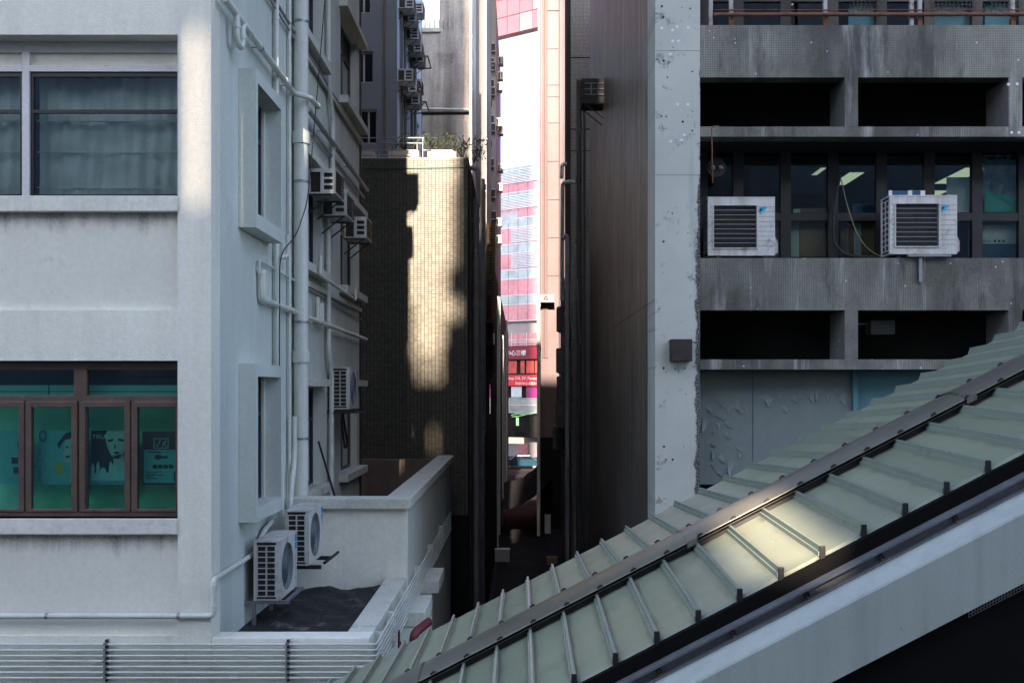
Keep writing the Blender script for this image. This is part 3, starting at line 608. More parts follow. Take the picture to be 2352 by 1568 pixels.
# ---------------------------------------------------------------- air conditioners
def louvre_side(mb, x, y0, y1, z0, z1, rows, cols, bar=.012, th=.012, sgn=-1):
    """lattice of bars on a plane x = const"""
    xa, xb = (x, x + sgn*th)
    for i in range(rows+1):
        z = z0 + (z1-z0)*i/rows; mb.box(xa, xb, y0, y1, z-bar/2, z+bar/2)
    for j in range(cols+1):
        y = y0 + (y1-y0)*j/cols; mb.box(xa, xb + sgn*.001, y-bar*.7, y+bar*.7, z0, z1)
def outdoor_unit(name, label, w_, h, d, kind='round', group=None, M0='ac_white'):
    """built at the origin: width on X, front at -Y, base at z = 0"""
    t = thing(name, label, 'air conditioner', (0,0,0), group); t.location = (0,0,0)
    a = w_/2; b = MB(); cx = -.06 if kind == 'round' else -w_*.5 + .075 + .275; R = min(h*.43, .27); cz = h*.5
    # casing: back, right side, base, top and a front plate with the fan opening
    b.box(-a+.014, a, -d/2+.012, d/2, .0, .02); b.box(a-.006, a, -d/2+.012, d/2, .02, h-.012); b.box(-a+.014, a-.006, d/2-.006, d/2, .02, h-.012)
    b.box(-a, -a+.03, -d/2+.012, -d/2+.04, 0, h-.012); b.box(-a, -a+.03, d/2-.03, d/2+.001, 0, h-.012)
    n = 32; per = []
    if kind == 'round':
        for i in range(n):
            an_ = 2*math.pi*i/n; c_, s_ = math.cos(an_), math.sin(an_)
            k = min((a - cx if c_ > 0 else a + cx)/max(1e-6, abs(c_)), ((h-.012) - cz if s_ > 0 else cz)/max(1e-6, abs(s_)))
            per.append((cx + c_*k, cz + s_*k))
        inn = [(cx + R*math.cos(2*math.pi*i/n), cz + R*math.sin(2*math.pi*i/n)) for i in range(n)]
    else:
        x0, x1, z0, z1 = -a+.075, -a+.075+.55, .10, h-.105
        inn = [(x0,z0),(x1,z0),(x1,z1),(x0,z1)]; per = [(-a,0),(a,0),(a,h-.012),(-a,h-.012)]; n = 4
    vv = [(p[0], -d/2, p[1]) for p in per] + [(p[0], -d/2, p[1]) for p in inn] + [(p[0], -d/2+.05, p[1]) for p in inn] + [(p[0], -d/2+.012, p[1]) for p in per]
    fs = []
    for i in range(n):
        j = (i+1) % n; fs += [(i, j, n+j, n+i), (n+i, n+j, 2*n+j, 2*n+i), (i, 3*n+i, 3*n+j, j)]
    b.add(vv, fs); body = b.build('casing', M[M0], t)
    MB().box(-a-.004, a+.004, -d/2-.004, d/2+.004, h-.012, h+.008).build('lid', M[M0], t, bevel=.006)
    MB().box(-a+.016, a-.01, -d/2+.052, d/2-.008, .022, h-.014).build('coil', M['coil'], t)
    s = MB(); louvre_side(s, -a+.012, -d/2+.045, d/2-.035, .05, h-.05, 9, 2); s.build('side_grille', M[M0], t)
    g = MB()
    if kind == 'round':
        for k in range(1, 9): g.ring((cx, -d/2-.006, cz), (0,1,0), R*k/8-.006, .0036, 32, 5)
        for k in range(8):
            an_ = math.pi*k/4; g.tube([(cx+.03*math.cos(an_), -d/2-.004, cz+.03*math.sin(an_)), (cx+R*math.cos(an_), -d/2-.002, cz+R*math.sin(an_))], .003, 5)
        g.build('fan_guard', M['guard'], t)
        f = MB()
        for k in range(3):
            a0 = 2*math.pi*k/3
            pts = [(.05, 0), (.05, .9), (R*.9, .75), (R*.9, -.1)]
            f.quad(*[(cx+r_*math.cos(a0+q), -d/2+.03+(.012 if q > .3 else -.008), cz+r_*math.sin(a0+q)) for r_, q in pts])
        f.tube([(cx, -d/2+.048, cz), (cx, -d/2+.01, cz)], .055, 14); f.build('fan', M['guard'], t)
        l = MB().box(a-.105, a-.012, -d/2-.0015, -d/2+.001, h-.20, h-.035).build('logo_plate', M['blue_print'], t)
        text_obj('Midea', .032, M['white_print'], t, (a-.099, -d/2-.0025, h-.13), width=.075)
    else:
        x0, x1, z0, z1 = -a+.075, -a+.075+.55, .10, h-.105
        for q in ((x0-.014, x1+.014, z1, z1+.014), (x0-.014, x1+.014, z0-.014, z0), (x0-.014, x0, z0, z1), (x1, x1+.014, z0, z1)): g.box(q[0], q[1], -d/2-.016, -d/2, q[2], q[3])
        g.build('grille_frame', M[M0], t)
        g = MB()
        for k in range(1, 9): g.tube([(x0, -d/2-.006, z0+(z1-z0)*k/9), (x1, -d/2-.006, z0+(z1-z0)*k/9)], .0032, 5)
        g.build('grille_bars', mat('pale_grille_bar', (.36,.37,.36), .5), t)
        g = MB()
        for k in range(1, 60): g.box(x0+.002, x1-.002, -d/2+.004, -d/2+.006, z0+(z1-z0)*k/60-.0016, z0+(z1-z0)*k/60+.0016)
        g.build('fine_mesh', M['grille_black'], t)
        f = MB(); cx = (x0+x1)/2; f.ring((cx, -d/2+.04, (z0+z1)/2), (0,1,0), .25, .006, 32, 5)
        for k in range(4):
            a0 = math.pi*k/2+.3; f.quad(*[(cx+r_*math.cos(a0+q), -d/2+.045, (z0+z1)/2+r_*math.sin(a0+q)) for r_, q in ((.05,0),(.05,.9),(.235,.7),(.235,-.1))])
        f.build('fan', mat('brown_black_fan', (.02,.016,.013), .5), t)
        for k in range(9):
            MB().box(x1+.022, a-.012, -d/2-.001, -d/2+.001, z0+.02+(z1-z0)*k/8.6, z0+.024+(z1-z0)*k/8.6).build('panel_groove', M['dark_metal'], t)
            MB().box(-a+.03, -a+.048, -d/2-.001, -d/2+.001, z0+.02+(z1-z0)*k/8.6, z0+.026+(z1-z0)*k/8.6).build('vent_slot', M['dark_metal'], t)
        s = MB(); s.prism([(a, .02), (a+.045, .02+.02), (a+.045, .17), (a, .26)], -d/2+.03, d/2-.04); s.build('valve_cover', M[M0], t)
        lx, lz = x1+.035, z1-.02
        MB().add([(lx, -d/2-.002, lz-.105), (lx+.105, -d/2-.002, lz), (lx, -d/2-.002, lz), (lx, -d/2-.002, lz-.04)], [(0, 1, 2)]).build('logo_triangle', M['cyan_print'], t)
        MB().add([(lx, -d/2-.003, lz-.07), (lx+.045, -d/2-.003, lz-.02), (lx, -d/2-.003, lz-.02)], [(0, 1, 2)]).build('logo_mark', M['black'], t)
        text_obj('DAIKIN', .018, M['blue_print'], t, (lx+.004, -d/2-.003, lz-.016), width=.08)
    return t
def window_unit(name, label, w_, h, d, group=None, M0='ac_old', mesh=(3, 2)):
    """box unit sticking out of a wall: wall at +Y, room side; front at -Y, base at z = 0; side lattice on -X"""
    t = thing(name, label, 'air conditioner', (0,0,0), group); a = w_/2; b = MB()
    b.box(-a, a, -d, 0, h-.02, h); b.box(-a, a, -d, 0, 0, .02); b.box(-a, a, -.02, 0, .02, h-.02)
    b.box(a-.012, a, -d, -.02, .02, h-.02)
    b.box(-a, -a+.012, -d, -d*.45, .02, h*.12); b.box(-a, -a+.012, -d, -d*.93, .02, h-.02); b.box(-a, -a+.012, -d*.50, -d*.42, .02, h-.02); b.box(-a, -a+.012, -d*.06, -.02, .02, h-.02); b.box(-a, -a+.012, -d*.93, -.02, h*.86, h-.02)
    b.build('casing', M[M0], t)
    MB().box(-a+.02, a-.02, -d+.03, -.03, .03, h-.03).build('coil', M['coil'], t)
    s = MB(); louvre_side(s, -a+.006, -d*.93, -d*.5, h*.12, h*.86, mesh[0], 1, .03, .008); s.build('side_louvre', M[M0], t)
    s = MB()
    for i in range(7): s.box(-a, a, -d, -d+.008, h*(.08+.13*i), h*(.08+.13*i)+.018)
    for i in range(4): s.box(-a+(2*a-.015)*i/3, -a+(2*a-.015)*i/3+.015, -d-.001, -d+.007, .02, h-.02)
    s.build('front_grille', M['dark_metal'], t)
    for x in (-a+.02, a-.02): MB().tube([(x, -d*.9, -.01), (x, 0, -.01)], .015, 6).tube([(x, -d*.85, -.01), (x, 0, -d*.7)], .012, 6).build('bracket', M['dark_metal'], t)
    return t
R90 = math.pi/2
# two small units with round fans in the yard
u1 = outdoor_unit('outdoor_unit', 'outdoor unit with round fan on a bracket low over the dirty yard', .86, .665, .29, 'round', 'round fan units in the yard')
u1.location = (-2.845, 11.60, HC-2.365); u1.rotation_euler = (0, 0, R90)
u2 = copy_thing(u1, (-2.72, 12.55, HC-2.14), R90, 'outdoor unit with round fan set higher behind the other, by the parapet', 'round fan units in the yard')
t = thing('bracket', 'grey steel bracket carrying the lower outdoor unit over the yard', 'bracket', (-3.0, 11.2, HC-2.4), 'steel brackets under the yard units')
m = MB()
for y in (11.22, 11.98): m.box(XL, -2.6, y-.02, y+.02, HC-2.405, HC-2.370)
m.box(-3.02, -2.98, 11.20, 11.24, zk-.16, HC-2.406); m.box(-3.02, -2.98, 11.96, 12.0, zk-.16, HC-2.406); m.box(-2.66, -2.62, 11.24, 11.96, HC-2.402, HC-2.375); m.build('frame', M['steel'], t)
t = thing('bracket', 'dark bent bracket carrying the higher outdoor unit by the parapet', 'bracket', (-3.0, 12.2, HC-2.2), 'steel brackets under the yard units')
m = MB()
for y in (12.2, 12.86): m.box(XL, -2.44, y-.025, y+.025, HC-2.19, HC-2.145)
m.tube([(-2.46, 12.5, HC-2.17), (-2.40, 12.7, HC-2.13), (-2.36, 12.9, HC-2.10)], .02, 6); m.build('frame', M['black'], t)
# outdoor unit and window boxes on the alley side
u3 = copy_thing(u1, (-2.89, 16.42, HC-.31), R90, 'old outdoor unit under the string of pipes on the white building alley side', 'units on the alley side of the white building')
t = tag(MB().box(XL, -2.65, 16.0, 16.06, HC-.36, HC-.315).box(XL, -2.65, 16.8, 16.86, HC-.36, HC-.315).box(XL, -2.6, 15.95, 16.9, HC-.375, HC-.361).build('bracket', M['dark_metal'], at=(XL, 16, HC-.37)), 'dark shelf bracket under the old outdoor unit on the alley side', 'bracket')
a1 = window_unit('window_air_conditioner', 'pale window air conditioner box beside the fat white drainpipe', .62, .37, .40, 'window boxes on the white building', 'ac_white')
a1.location = (XL, 14.93, HC+2.88); a1.rotation_euler = (0, 0, R90)
a2 = copy_thing(a1, (XL+.02, 17.75, HC+2.66), R90, 'window air conditioner box near the rear corner of the white building', 'window boxes on the white building')
a3 = copy_thing(a1, (XL+.02, 15.75, HC+2.70), R90, 'shaded window air conditioner box just behind the one at the drainpipe', 'window boxes on the white building')
for k, y, z, dx in ((1, 15.2, 7.9, .0), (2, 15.6, 8.75, .1), (3, 14.9, 9.3, .12)):   # further boxes on the upper floors, above the picture
    copy_thing(a1, (XL+dx, y, HC+z), R90, f'window air conditioner box on the upper floors of the white building, {["","lowest","middle","topmost"][k]} of three', 'window boxes on the white building')

# ---------------------------------------------------------------- pipes on the white building
def pipe(name, label, pts, r, m_='pvc', bend=.06, n=10, joints=(), clamps=(), cat='pipe', group='pipes on the white building'):
    pts = [Vector(p) for p in pts]
    t = thing(name, label, cat, pts[0], group)
    MB().tube(pts, r, n, bend=bend).build('tube', M[m_], t)
    if joints:
        for p, d in joints: p = Vector(p); d = Vector(d).normalized()*max(.03, r*.8); MB().tube([p-d, p+d], r*1.22, n).build('joint', M[m_], t)
    for p, d in clamps:
        p = Vector(p); d = Vector(d).normalized(); c = MB(); c.tube([p-d*.014, p+d*.014], r*1.10, n+4)
        wd = Vector((-1,0,0)) if abs(p.x+3) < .6 else Vector((0,1,0)); e = p + wd*(r+.12); c.tube([p, e], .008, 5); c.build('clamp', M['steel'], t)
    return t
UPV = (0,0,1); DY = (0,1,0)
P = lambda x, y, h: (x, y, HC+h)
pipe('drainpipe', 'fat white drainpipe rising past the parapet on the alley side', [P(-2.985,13.56,-2.4), P(-2.985,13.56,12)], .0975, n=24,
     joints=[(P(-2.985,13.56,3.42), UPV), (P(-2.985,13.56,.45), UPV)], clamps=[(P(-2.985,13.56,h), UPV) for h in (5.0, 2.83, .92, -.66)])
pipe('waste_pipe', 'white waste pipe running high along the alley wall to the drainpipe', [P(-3.0,10.1,3.97), P(-3.0,13.2,3.93), P(-2.83,13.42,3.93), P(-2.83,13.95,3.96)], .037,
     joints=[(P(-3.0,11.05,3.96), DY), (P(-3.0,12.7,3.94), DY), (P(-2.83,13.9,3.96), DY)], clamps=[(P(-3.0,11.5,3.95), DY), (P(-3.0,12.9,3.94), DY)])
pipe('waste_pipe', 'thin white pipe just above the high waste pipe', [P(-3.06,10.1,4.07), P(-3.06,13.3,4.04)], .02)
pipe('trap', 'white U bend trap hanging from the high waste pipe', [P(-2.99,10.50,3.98), P(-2.99,10.50,3.66), P(-2.99,10.72,3.66), P(-2.99,10.72,3.90), P(-2.99,10.80,3.95)], .034, bend=.1,
     joints=[(P(-2.99,10.50,3.84), UPV), (P(-2.99,10.72,3.80), UPV)])
pipe('waste_pipe', 'weathered waste pipe below the upper sills behind the drainpipe', [P(-3.0,14.1,3.97), P(-3.0,19.5,3.90)], .04, 'pvc_old', clamps=[(P(-3.0,15.2,3.95), DY), (P(-3.0,17.5,3.92), DY)])
pipe('waste_pipe', 'thinner weathered pipe under that waste pipe ending at the rear corner', [P(-3.05,14.1,3.80), P(-3.05,19.4,3.74)], .028, 'pvc_old')
pipe('ledge_pipe', 'pair of thin rusted pipes, upper one beneath the highest sills', [P(-3.06,12.0,4.86), P(-3.06,19.3,4.80)], .022, 'pvc_old')
pipe('ledge_pipe', 'pair of thin rusted pipes, lower one beneath the highest sills', [P(-3.06,12.0,4.77), P(-3.06,19.3,4.70)], .018, 'pvc_old')
pipe('downpipe', 'slim white downpipe between the first windows and the fat drainpipe', [P(-3.05,12.46,9), P(-3.05,12.46,.27)], .03, joints=[(P(-3.05,12.46,3.64), UPV), (P(-3.05,12.46,4.65), UPV)])
pipe('downpipe', 'slim grey pipe in the corner behind the fat drainpipe', [P(-3.06,13.2,9), P(-3.06,13.2,-1.4)], .022, 'pvc')
pipe('waste_pipe', 'white stub pipe with elbow running low into the drainpipe', [P(-3.03,11.72,1.40), P(-3.03,11.72,1.06), P(-3.03,13.45,1.05)], .036, bend=.09,
     joints=[(P(-3.03,11.72,1.38), UPV), (P(-3.03,11.9,1.06), DY), (P(-3.03,13.3,1.05), DY)])
pipe('supply_pipe', 'thin supply pipe above the low stub pipe on the alley wall', [P(-3.06,11.68,1.36), P(-3.06,11.68,1.52), P(-3.06,13.5,1.48)], .014, bend=.03)
pipe('waste_pipe', 'long low waste pipe under the middle sills behind the drainpipe', [P(-3.0,14.0,1.02), P(-3.0,19.4,.98)], .034, 'pvc', clamps=[(P(-3.0,15.0,1.01), DY), (P(-3.0,17.8,.99), DY)])
pipe('supply_pipe', 'thin dark pipe along the wall over the long low waste pipe', [P(-3.07,14.0,1.47), P(-3.07,19.3,1.36)], .014, 'pvc_old')
pipe('waste_pipe', 'short waste pipe with upturned ends below the middle sill', [P(-2.9,14.45,1.95), P(-2.9,14.45,1.66), P(-2.9,17.55,1.58), P(-2.9,17.55,1.78)], .026, bend=.06, joints=[(P(-2.9,14.45,1.84), UPV), (P(-2.9,17.55,1.72), UPV)])
pipe('elbow_pipe', 'small white elbow pipe beside the first upper surround', [P(-3.0,12.86,2.0), P(-3.0,12.86,1.72), P(-3.02,12.5,1.66)], .03, bend=.09, joints=[(P(-3.0,12.86,1.95), UPV)])
pipe('downpipe', 'grey downpipe with two offsets on the rear half of the alley wall', [P(-3.03,15.75,9), P(-3.03,15.75,4.85), P(-3.03,16.1,4.35), P(-3.03,16.1,3.4), P(-3.03,15.75,3.0), P(-3.03,15.75,.6), P(-3.03,15.98,.2), P(-3.03,15.98,-2.4)], .038, bend=.08,
     joints=[(P(-3.03,15.75,5.2), UPV), (P(-3.03,16.1,3.9), UPV), (P(-3.03,15.75,2.0), UPV), (P(-3.03,15.98,-.5), UPV)])
t = thing('valve_manifold', 'cluster of three short capped pipes below the middle sill', 'pipe', P(-3.02,14.9,.95), 'pipes on the white building')
for y, top in ((14.85, 1.38), (15.02, 1.30), (15.18, 1.32)): MB().tube([P(-3.02,y,.98), P(-3.02,y,top)], .034, 10).build('capped_pipe', M['pvc'], t)
pipe('conduit', 'white conduit dropping beside the first lower surround', [P(-3.04,12.74,-.62), P(-3.04,12.74,-1.62)], .02)
pipe('refrigerant_hose', 'wrapped white hose curling down to the yard units', [P(-3.0,13.24,-.35), P(-3.0,13.24,-.95), P(-2.98,12.95,-1.30), P(-2.98,12.85,-1.75), P(-2.95,12.4,-1.85)], .034, 'pvc', bend=.2)
pipe('refrigerant_hose', 'black hose looped beneath the old outdoor unit', [P(-2.95,16.5,-.35), P(-2.88,16.6,-.9), P(-2.95,16.75,-1.0), P(-3.0,16.7,-.5)], .018, 'black', bend=.2)
pipe('cable', 'black cable hanging diagonally across the drainpipe', [P(-2.83,14.55,6.0), P(-2.83,13.9,4.2), P(-2.84,13.3,2.5), P(-2.88,12.75,1.95), P(-3.0,12.42,1.7), P(-3.0,12.4,.3)], .008, 'black', bend=.3, n=6, cat='cable')
pipe('pole', 'black pole leaning against the alley wall above the terrace', [P(-2.95,14.55,-.75), P(-2.55,14.9,-2.35)], .018, 'black', n=6, cat='pole', group='odds and ends on the terrace')
t = pipe('waste_pipe', 'white waste pipe along the front base turning the corner to the yard', [P(-9,YF-.03,-2.262), P(-3.07,YF-.03,-2.262), P(-3.07,YF-.03,-1.90), P(-3.06,11.45,-1.88), P(-3.04,11.85,-1.66), P(-3.04,12.25,-1.60)], .029, bend=.05,
     joints=[(P(-3.07,YF-.03,-1.98), UPV), (P(-3.07,YF-.03,-2.18), UPV), (P(-3.062,10.9,-1.886), DY)], clamps=[(P(-4.74,YF-.03,-2.262), (1,0,0)), (P(-3.42,YF-.03,-2.262), (1,0,0))])
# ---------------------------------------------------------------- tiled building at the end of the terrace
YT = 23.0; xt1 = X(1075, YT); ztt = Z(362, YT)
tb = thing('tiled_building', 'building with a blank wall of small beige tiles facing the terrace', 'building', (xt1, YT, 0))
tbm = MB().box(-6.4, xt1-.004, YT+.01, 34.0, 0, ztt-.02); tbm.build('wall', M['tile_grout'], tb)
box1('side_wall', M['alley_wall'], tb, xt1-.003, xt1+.0, YT+.03, 33.9, 0, ztt-.03)
box1('roof_edge', M['coping'], tb, -6.4, xt1+.01, YT+.0, 34.0, ztt-.02, ztt+.0)
tw, th, px_, pz_ = .0735, .0345, .0838, .0433
tile_me = None; ncol = 46; nrow = 190; picked = 0; rest = MB()
tilt = random.Random(5)
for r in range(nrow):
    z = ztt - .024 - (r+1)*pz_
    for c in range(ncol):
        x = xt1 - .004 - (c+1)*pz_*0 - (c+1)*px_ + (px_-tw)
        own = (c < 18 and 2 <= r < 34 and (r % 2 == 0 or c < 1)) and picked < 300
        dy = tilt.uniform(0, .003)
        if own:
            if tile_me is None:
                o = MB().box(0, tw, -.006, .012, 0, th).build('tile', M['tile']); o.parent = tb; tile_me = o.data
            else:
                o = bpy.data.objects.new('tile', tile_me); C.objects.link(o); o.parent = tb
            o.location = Vector((x, YT - dy, z)) - tb.location; picked += 1
        else:
            rest.add([(x,YT-.006-dy,z),(x+tw,YT-.006-dy,z),(x+tw,YT-.006-dy,z+th),(x,YT-.006-dy,z+th),(x,YT+.012,z),(x+tw,YT+.012,z),(x+tw,YT+.012,z+th),(x,YT+.012,z+th)],
                     [(0,1,2,3),(0,3,7,4),(1,5,6,2),(3,2,6,7),(0,4,5,1)])
ro = rest.build('tiling', M['tile'], tb); ro['kind'] = 'stuff'
pipe('cable', 'thin green cable strung across the top of the tiled wall', [W(700, 385, YT-.02), W(960, 386, YT-.02), W(1078, 384.5, YT-.02)], .014, None or 'pipe_dark', n=6, cat='cable', group='pipes on the tiled building').children[0].data.materials[0] = mat('green_cable', (.02,.14,.08), .5)
# pipes at its alley corner
GP = 'pipes on the tiled building'
pipe('drainpipe', 'grey drainpipe with domed top at the alley corner of the tiled wall', [W(1093, 455, 24.4), (X(1093,24.4), 24.4, 0)], .082, 'pvc_old', n=16, group=GP, joints=[(W(1093, 470, 24.4), UPV), (W(1093, 505, 24.4), UPV), (W(1093, 700, 24.4), UPV), (W(1093, 610, 24.4), UPV)])
pipe('overflow_pipe', 'dark elbow pipe coming off the tiled building roof', [W(1070, 386, 23.5), W(1098, 386, 23.5), W(1098, 470, 23.5)], .06, 'pvc_old', n=12, bend=.14, group=GP)
pipe('drainpipe', 'pale drainpipe just behind the domed one', [W(1106, 412, 27.5), (X(1106,27.5), 27.5, 0)], .10, 'pvc_old', n=14, group=GP, joints=[(W(1106, 430, 27.5), UPV)])
pipe('drainpipe', 'slim light pipe with a yellow collar in the alley', [W(1112, 440, 29.5), W(1112, 560, 29.5), W(1112, 1000, 29.5)], .05, 'pvc', group=GP, joints=[(W(1112, 450, 29.5), UPV)])
pipe('downpipe', 'thin dark pipe hugging the edge of the tiled wall', [W(1081, 400, 23.4), (X(1081,23.4), 23.4, 0)], .025, 'pipe_dark', group=GP, clamps=[])
# roof terrace on top: railing, planters, shrubs
yr_ = YT + .12
rl = thing('roof_railing', 'thin metal railing along the tiled building roof edge', 'railing', (-4, yr_, ztt))
for h in (.45, .24, .03): pass
def rail(pts, r=.016): return MB().tube(pts, r, 6).build('rail', M['steel'], rl)
xa, xb = -6.3, X(972, yr_)
for v in (317, 329, 345, 357): rail([(xa, yr_, Z(v, yr_)), (xb if v < 340 else X(958, yr_), yr_, Z(v, yr_))], .013)
for u in (700, 760, 828, 871, 900, 958, 971): MB().tube([(X(u, yr_), yr_+.001, ztt), (X(u, yr_), yr_+.001, Z(317 if u in (871, 971, 760) else 331, yr_))], .014, 6).build('post', M['steel'], rl)
rail([(xb, yr_, Z(317, yr_)), (xb+.03, yr_+1.6, Z(317, yr_)), (xb+.03, yr_+1.6, ztt)]); rail([(xb, yr_, Z(345, yr_)), (X(990, yr_), yr_, Z(345, yr_)), (X(993, yr_), yr_+.4, ztt)])
def planter(label, u0, u1, v0, y, d, tilt_=0.0):
    t = thing('planter', label, 'planter', (X(u0, y), y, ztt), 'planter boxes on the tiled roof')
    x0, x1, z1 = X(u0, y), X(u1, y), Z(v0, y); m = MB()
    m.box(x0, x1, y, y+.03, ztt, z1); m.box(x0, x1, y+d-.03, y+d, ztt, z1); m.box(x0, x0+.03, y+.03, y+d-.03, ztt, z1); m.box(x1-.03, x1, y+.03, y+d-.03, ztt, z1)
    m.build('trough', M['planter'], t); MB().box(x0+.03, x1-.03, y+.03, y+d-.03, ztt, z1-.05).build('soil', M['bark'], t); return t
planter('cream planter box in sunlight near the end of the tiled roof', 982, 1048, 348, 23.45, .5)
planter('shaded planter box behind the middle of the roof railing', 892, 962, 346, 24.2, .5)
planter('shaded planter box at the dark end of the roof railing', 780, 858, 346, 24.2, .5)
planter('small raised planter on the cream planter box row', 990, 1042, 344, 25.2, .5)
def shrub(label, u, v_base, y, h, sx, n, seed, leaf=.07):
    rd = random.Random(seed); b = Vector((X(u, y), y, Z(v_base, y)))
    t = thing('shrub', label, 'shrub', b, 'potted shrubs on the tiled roof'); st = MB(); lf = MB()
    for s_ in range(max(4, n//40)):
        tip = b + Vector((rd.uniform(-sx, sx), rd.uniform(-sx, sx)*.5, h*rd.uniform(.55, 1.0))); mid = b.lerp(tip, .5) + Vector((rd.uniform(-.1,.1)*sx, 0, .05*h))
        st.tube([b, mid, tip], .01, 5, rs=[.012, .008, .004])
        for k in range(40):
            f = rd.uniform(.3, 1.05); p = (b.lerp(mid, f*2) if f < .5 else mid.lerp(tip, f*2-1)) + Vector((rd.gauss(0,.09), rd.gauss(0,.09), rd.gauss(0,.07)))
            d = Vector((rd.uniform(-1,1), rd.uniform(-1,1), rd.uniform(-.4,1))).normalized(); q = d.orthogonal().normalized(); L = leaf*rd.uniform(.6,1.2)
            lf.add([p, p+d*L*.5+q*L*.28, p+d*L, p+d*L*.5-q*L*.28], [(0,1,2,3)])
    st.build('stem', M['bark'], t); lf.build('foliage', M['leaf'], t); return t
shrub('spreading leafy shrub leaning over the sunlit end of the tiled roof', 1062, 366, 23.6, .62, .42, 240, 1)
shrub('drooping thin shrub past the corner of the tiled roof', 1088, 376, 23.5, .58, .28, 110, 2)
shrub('dark low shrub behind the roof railing', 935, 350, 24.4, .40, .36, 300, 3)
shrub('dark low shrub between the railing end and the cream planter', 1006, 348, 25.4, .42, .5, 320, 4)
# ---------------------------------------------------------------- buildings above and behind it
def tower(name, label, x0, x1, y0, y1, z1, m_, cat='building', z0=0): 
    t = thing(name, label, cat, ((x0+x1)/2, y0, z0)); MB().box(x0, x1, y0, y1, z0, z1).build('wall', m_, t); return t
gb = thing('grey_building', 'dark blue grey building with pale alley side behind the tiled roof', 'building', (-4.24, 34, 0))
xg = X(910, 34)
holes = []
def w34(u0, u1, v0, v1): return (X(u0,34), X(u1,34), Z(v1,34), Z(v0,34))
gw_ = [w34(818,852,-40,30), w34(812,858,118,190), w34(826,866,252,332), w34(818,852,-180,-110)]
m = MB(); grid_wall(m, 'y', 34, 34.3, -12, xg, 0, HC+30, gw_); m.build('front_wall', M['grey_wall'], gb)
gs = []
sp_ = [(36.2,37.2), (38.6,39.6), (40.9,41.7)]
for k in range(-1, 7):
    for a, b in sp_: gs.append((a, b, HC+6.6+2.9*k, HC+8.1+2.9*k))
m = MB(); grid_wall(m, 'x', xg, xg-.3, 34.3, 42.7, 0, HC+30, gs); m.build('side_wall', M['pale_wall'], gb)
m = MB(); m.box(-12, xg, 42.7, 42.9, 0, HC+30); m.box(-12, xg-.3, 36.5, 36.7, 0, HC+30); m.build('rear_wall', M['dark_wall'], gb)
for h in gw_:
    f = MB()
    for q in ((h[0],h[0]+.05,h[2],h[3]),(h[1]-.05,h[1],h[2],h[3]),(h[0]+.05,h[1]-.05,h[2],h[2]+.05),(h[0]+.05,h[1]-.05,h[3]-.05,h[3]),((h[0]+h[1])/2-.03,(h[0]+h[1])/2+.03,h[2]+.05,h[3]-.05)): f.box(q[0],q[1],34.1,34.16,q[2],q[3])
    fo = f.build('window_frame', M['pvc_old'], gb); MB().box(h[0]+.05,h[1]-.05,34.13,34.136,h[2]+.05,h[3]-.05).build('pane', M['glass_dark'], fo)
for h in gs: MB().box(xg-.16, xg-.15, h[0], h[1], h[2], h[3]).build('pane', M['glass_teal'] if (h[2]*7) % 3 < 1.2 else M['glass_dark'], gb)
box1('downpipe', M['pipe_dark'], gb, X(884,33.9)-.03, X(884,33.9)+.03, 33.92, 33.98, 0, HC+30)
ga = window_unit('window_air_conditioner', 'window air conditioner on the pale side of the grey building, lowest in the row', .7, .42, .55, 'window boxes on the grey building', 'ac_old')
ga.location = (xg, 37.6, HC+11.2); ga.rotation_euler = (0,0,R90)
k = 0
for u, v in ((936, 185), (945, 210), (952, 238), (944, 50), (950, 90), (957, 118), (962, 142), (938, 20), (960, 30)):
    y = Y(u-4, xg+.25); k += 1
    copy_thing(ga, (xg, y, Z(v+8, y)), R90, f'window air conditioner on the pale side of the grey building, at {["the railing level","just above the railing","second row up","an upper bay","a middle bay","the far bay","the farthest bay","the top edge","the far top edge"][k-1]}', 'window boxes on the grey building')
for i, (u, v0, v1) in enumerate(((924, -40, 340), (932, 60, 350), (947, -40, 340), (955, 20, 345))):
    y = Y(u, xg+.1); pipe('downpipe', f'dark downpipe on the pale side of the grey building, {["nearest","second","third","farthest"][i]}', [(xg+.08, y, Z(v0, y)), (xg+.08, y, Z(v1, y))], .05, 'pipe_dark', group='pipes on the grey building')
for i, (u, v) in enumerate(((928, 190), (945, 235), (950, 130))):
    y = Y(u, xg); t = tag(MB().tube([(xg,y,Z(v,y)),(xg+.55,y+.1,Z(v,y)+.05),(xg+.55,y+1.6,Z(v,y)+.05),(xg,y+1.6,Z(v,y))], .03, 5).tube([(xg,y,Z(v,y)-.5),(xg+.5,y+.1,Z(v,y))], .02, 5).build('laundry_rack', M['dark_metal'], at=(xg, y, Z(v,y))), f'dark laundry rack sticking out of the grey building side, {["nearest","lower far","upper far"][i]}', 'rack', 'laundry racks on the grey building')
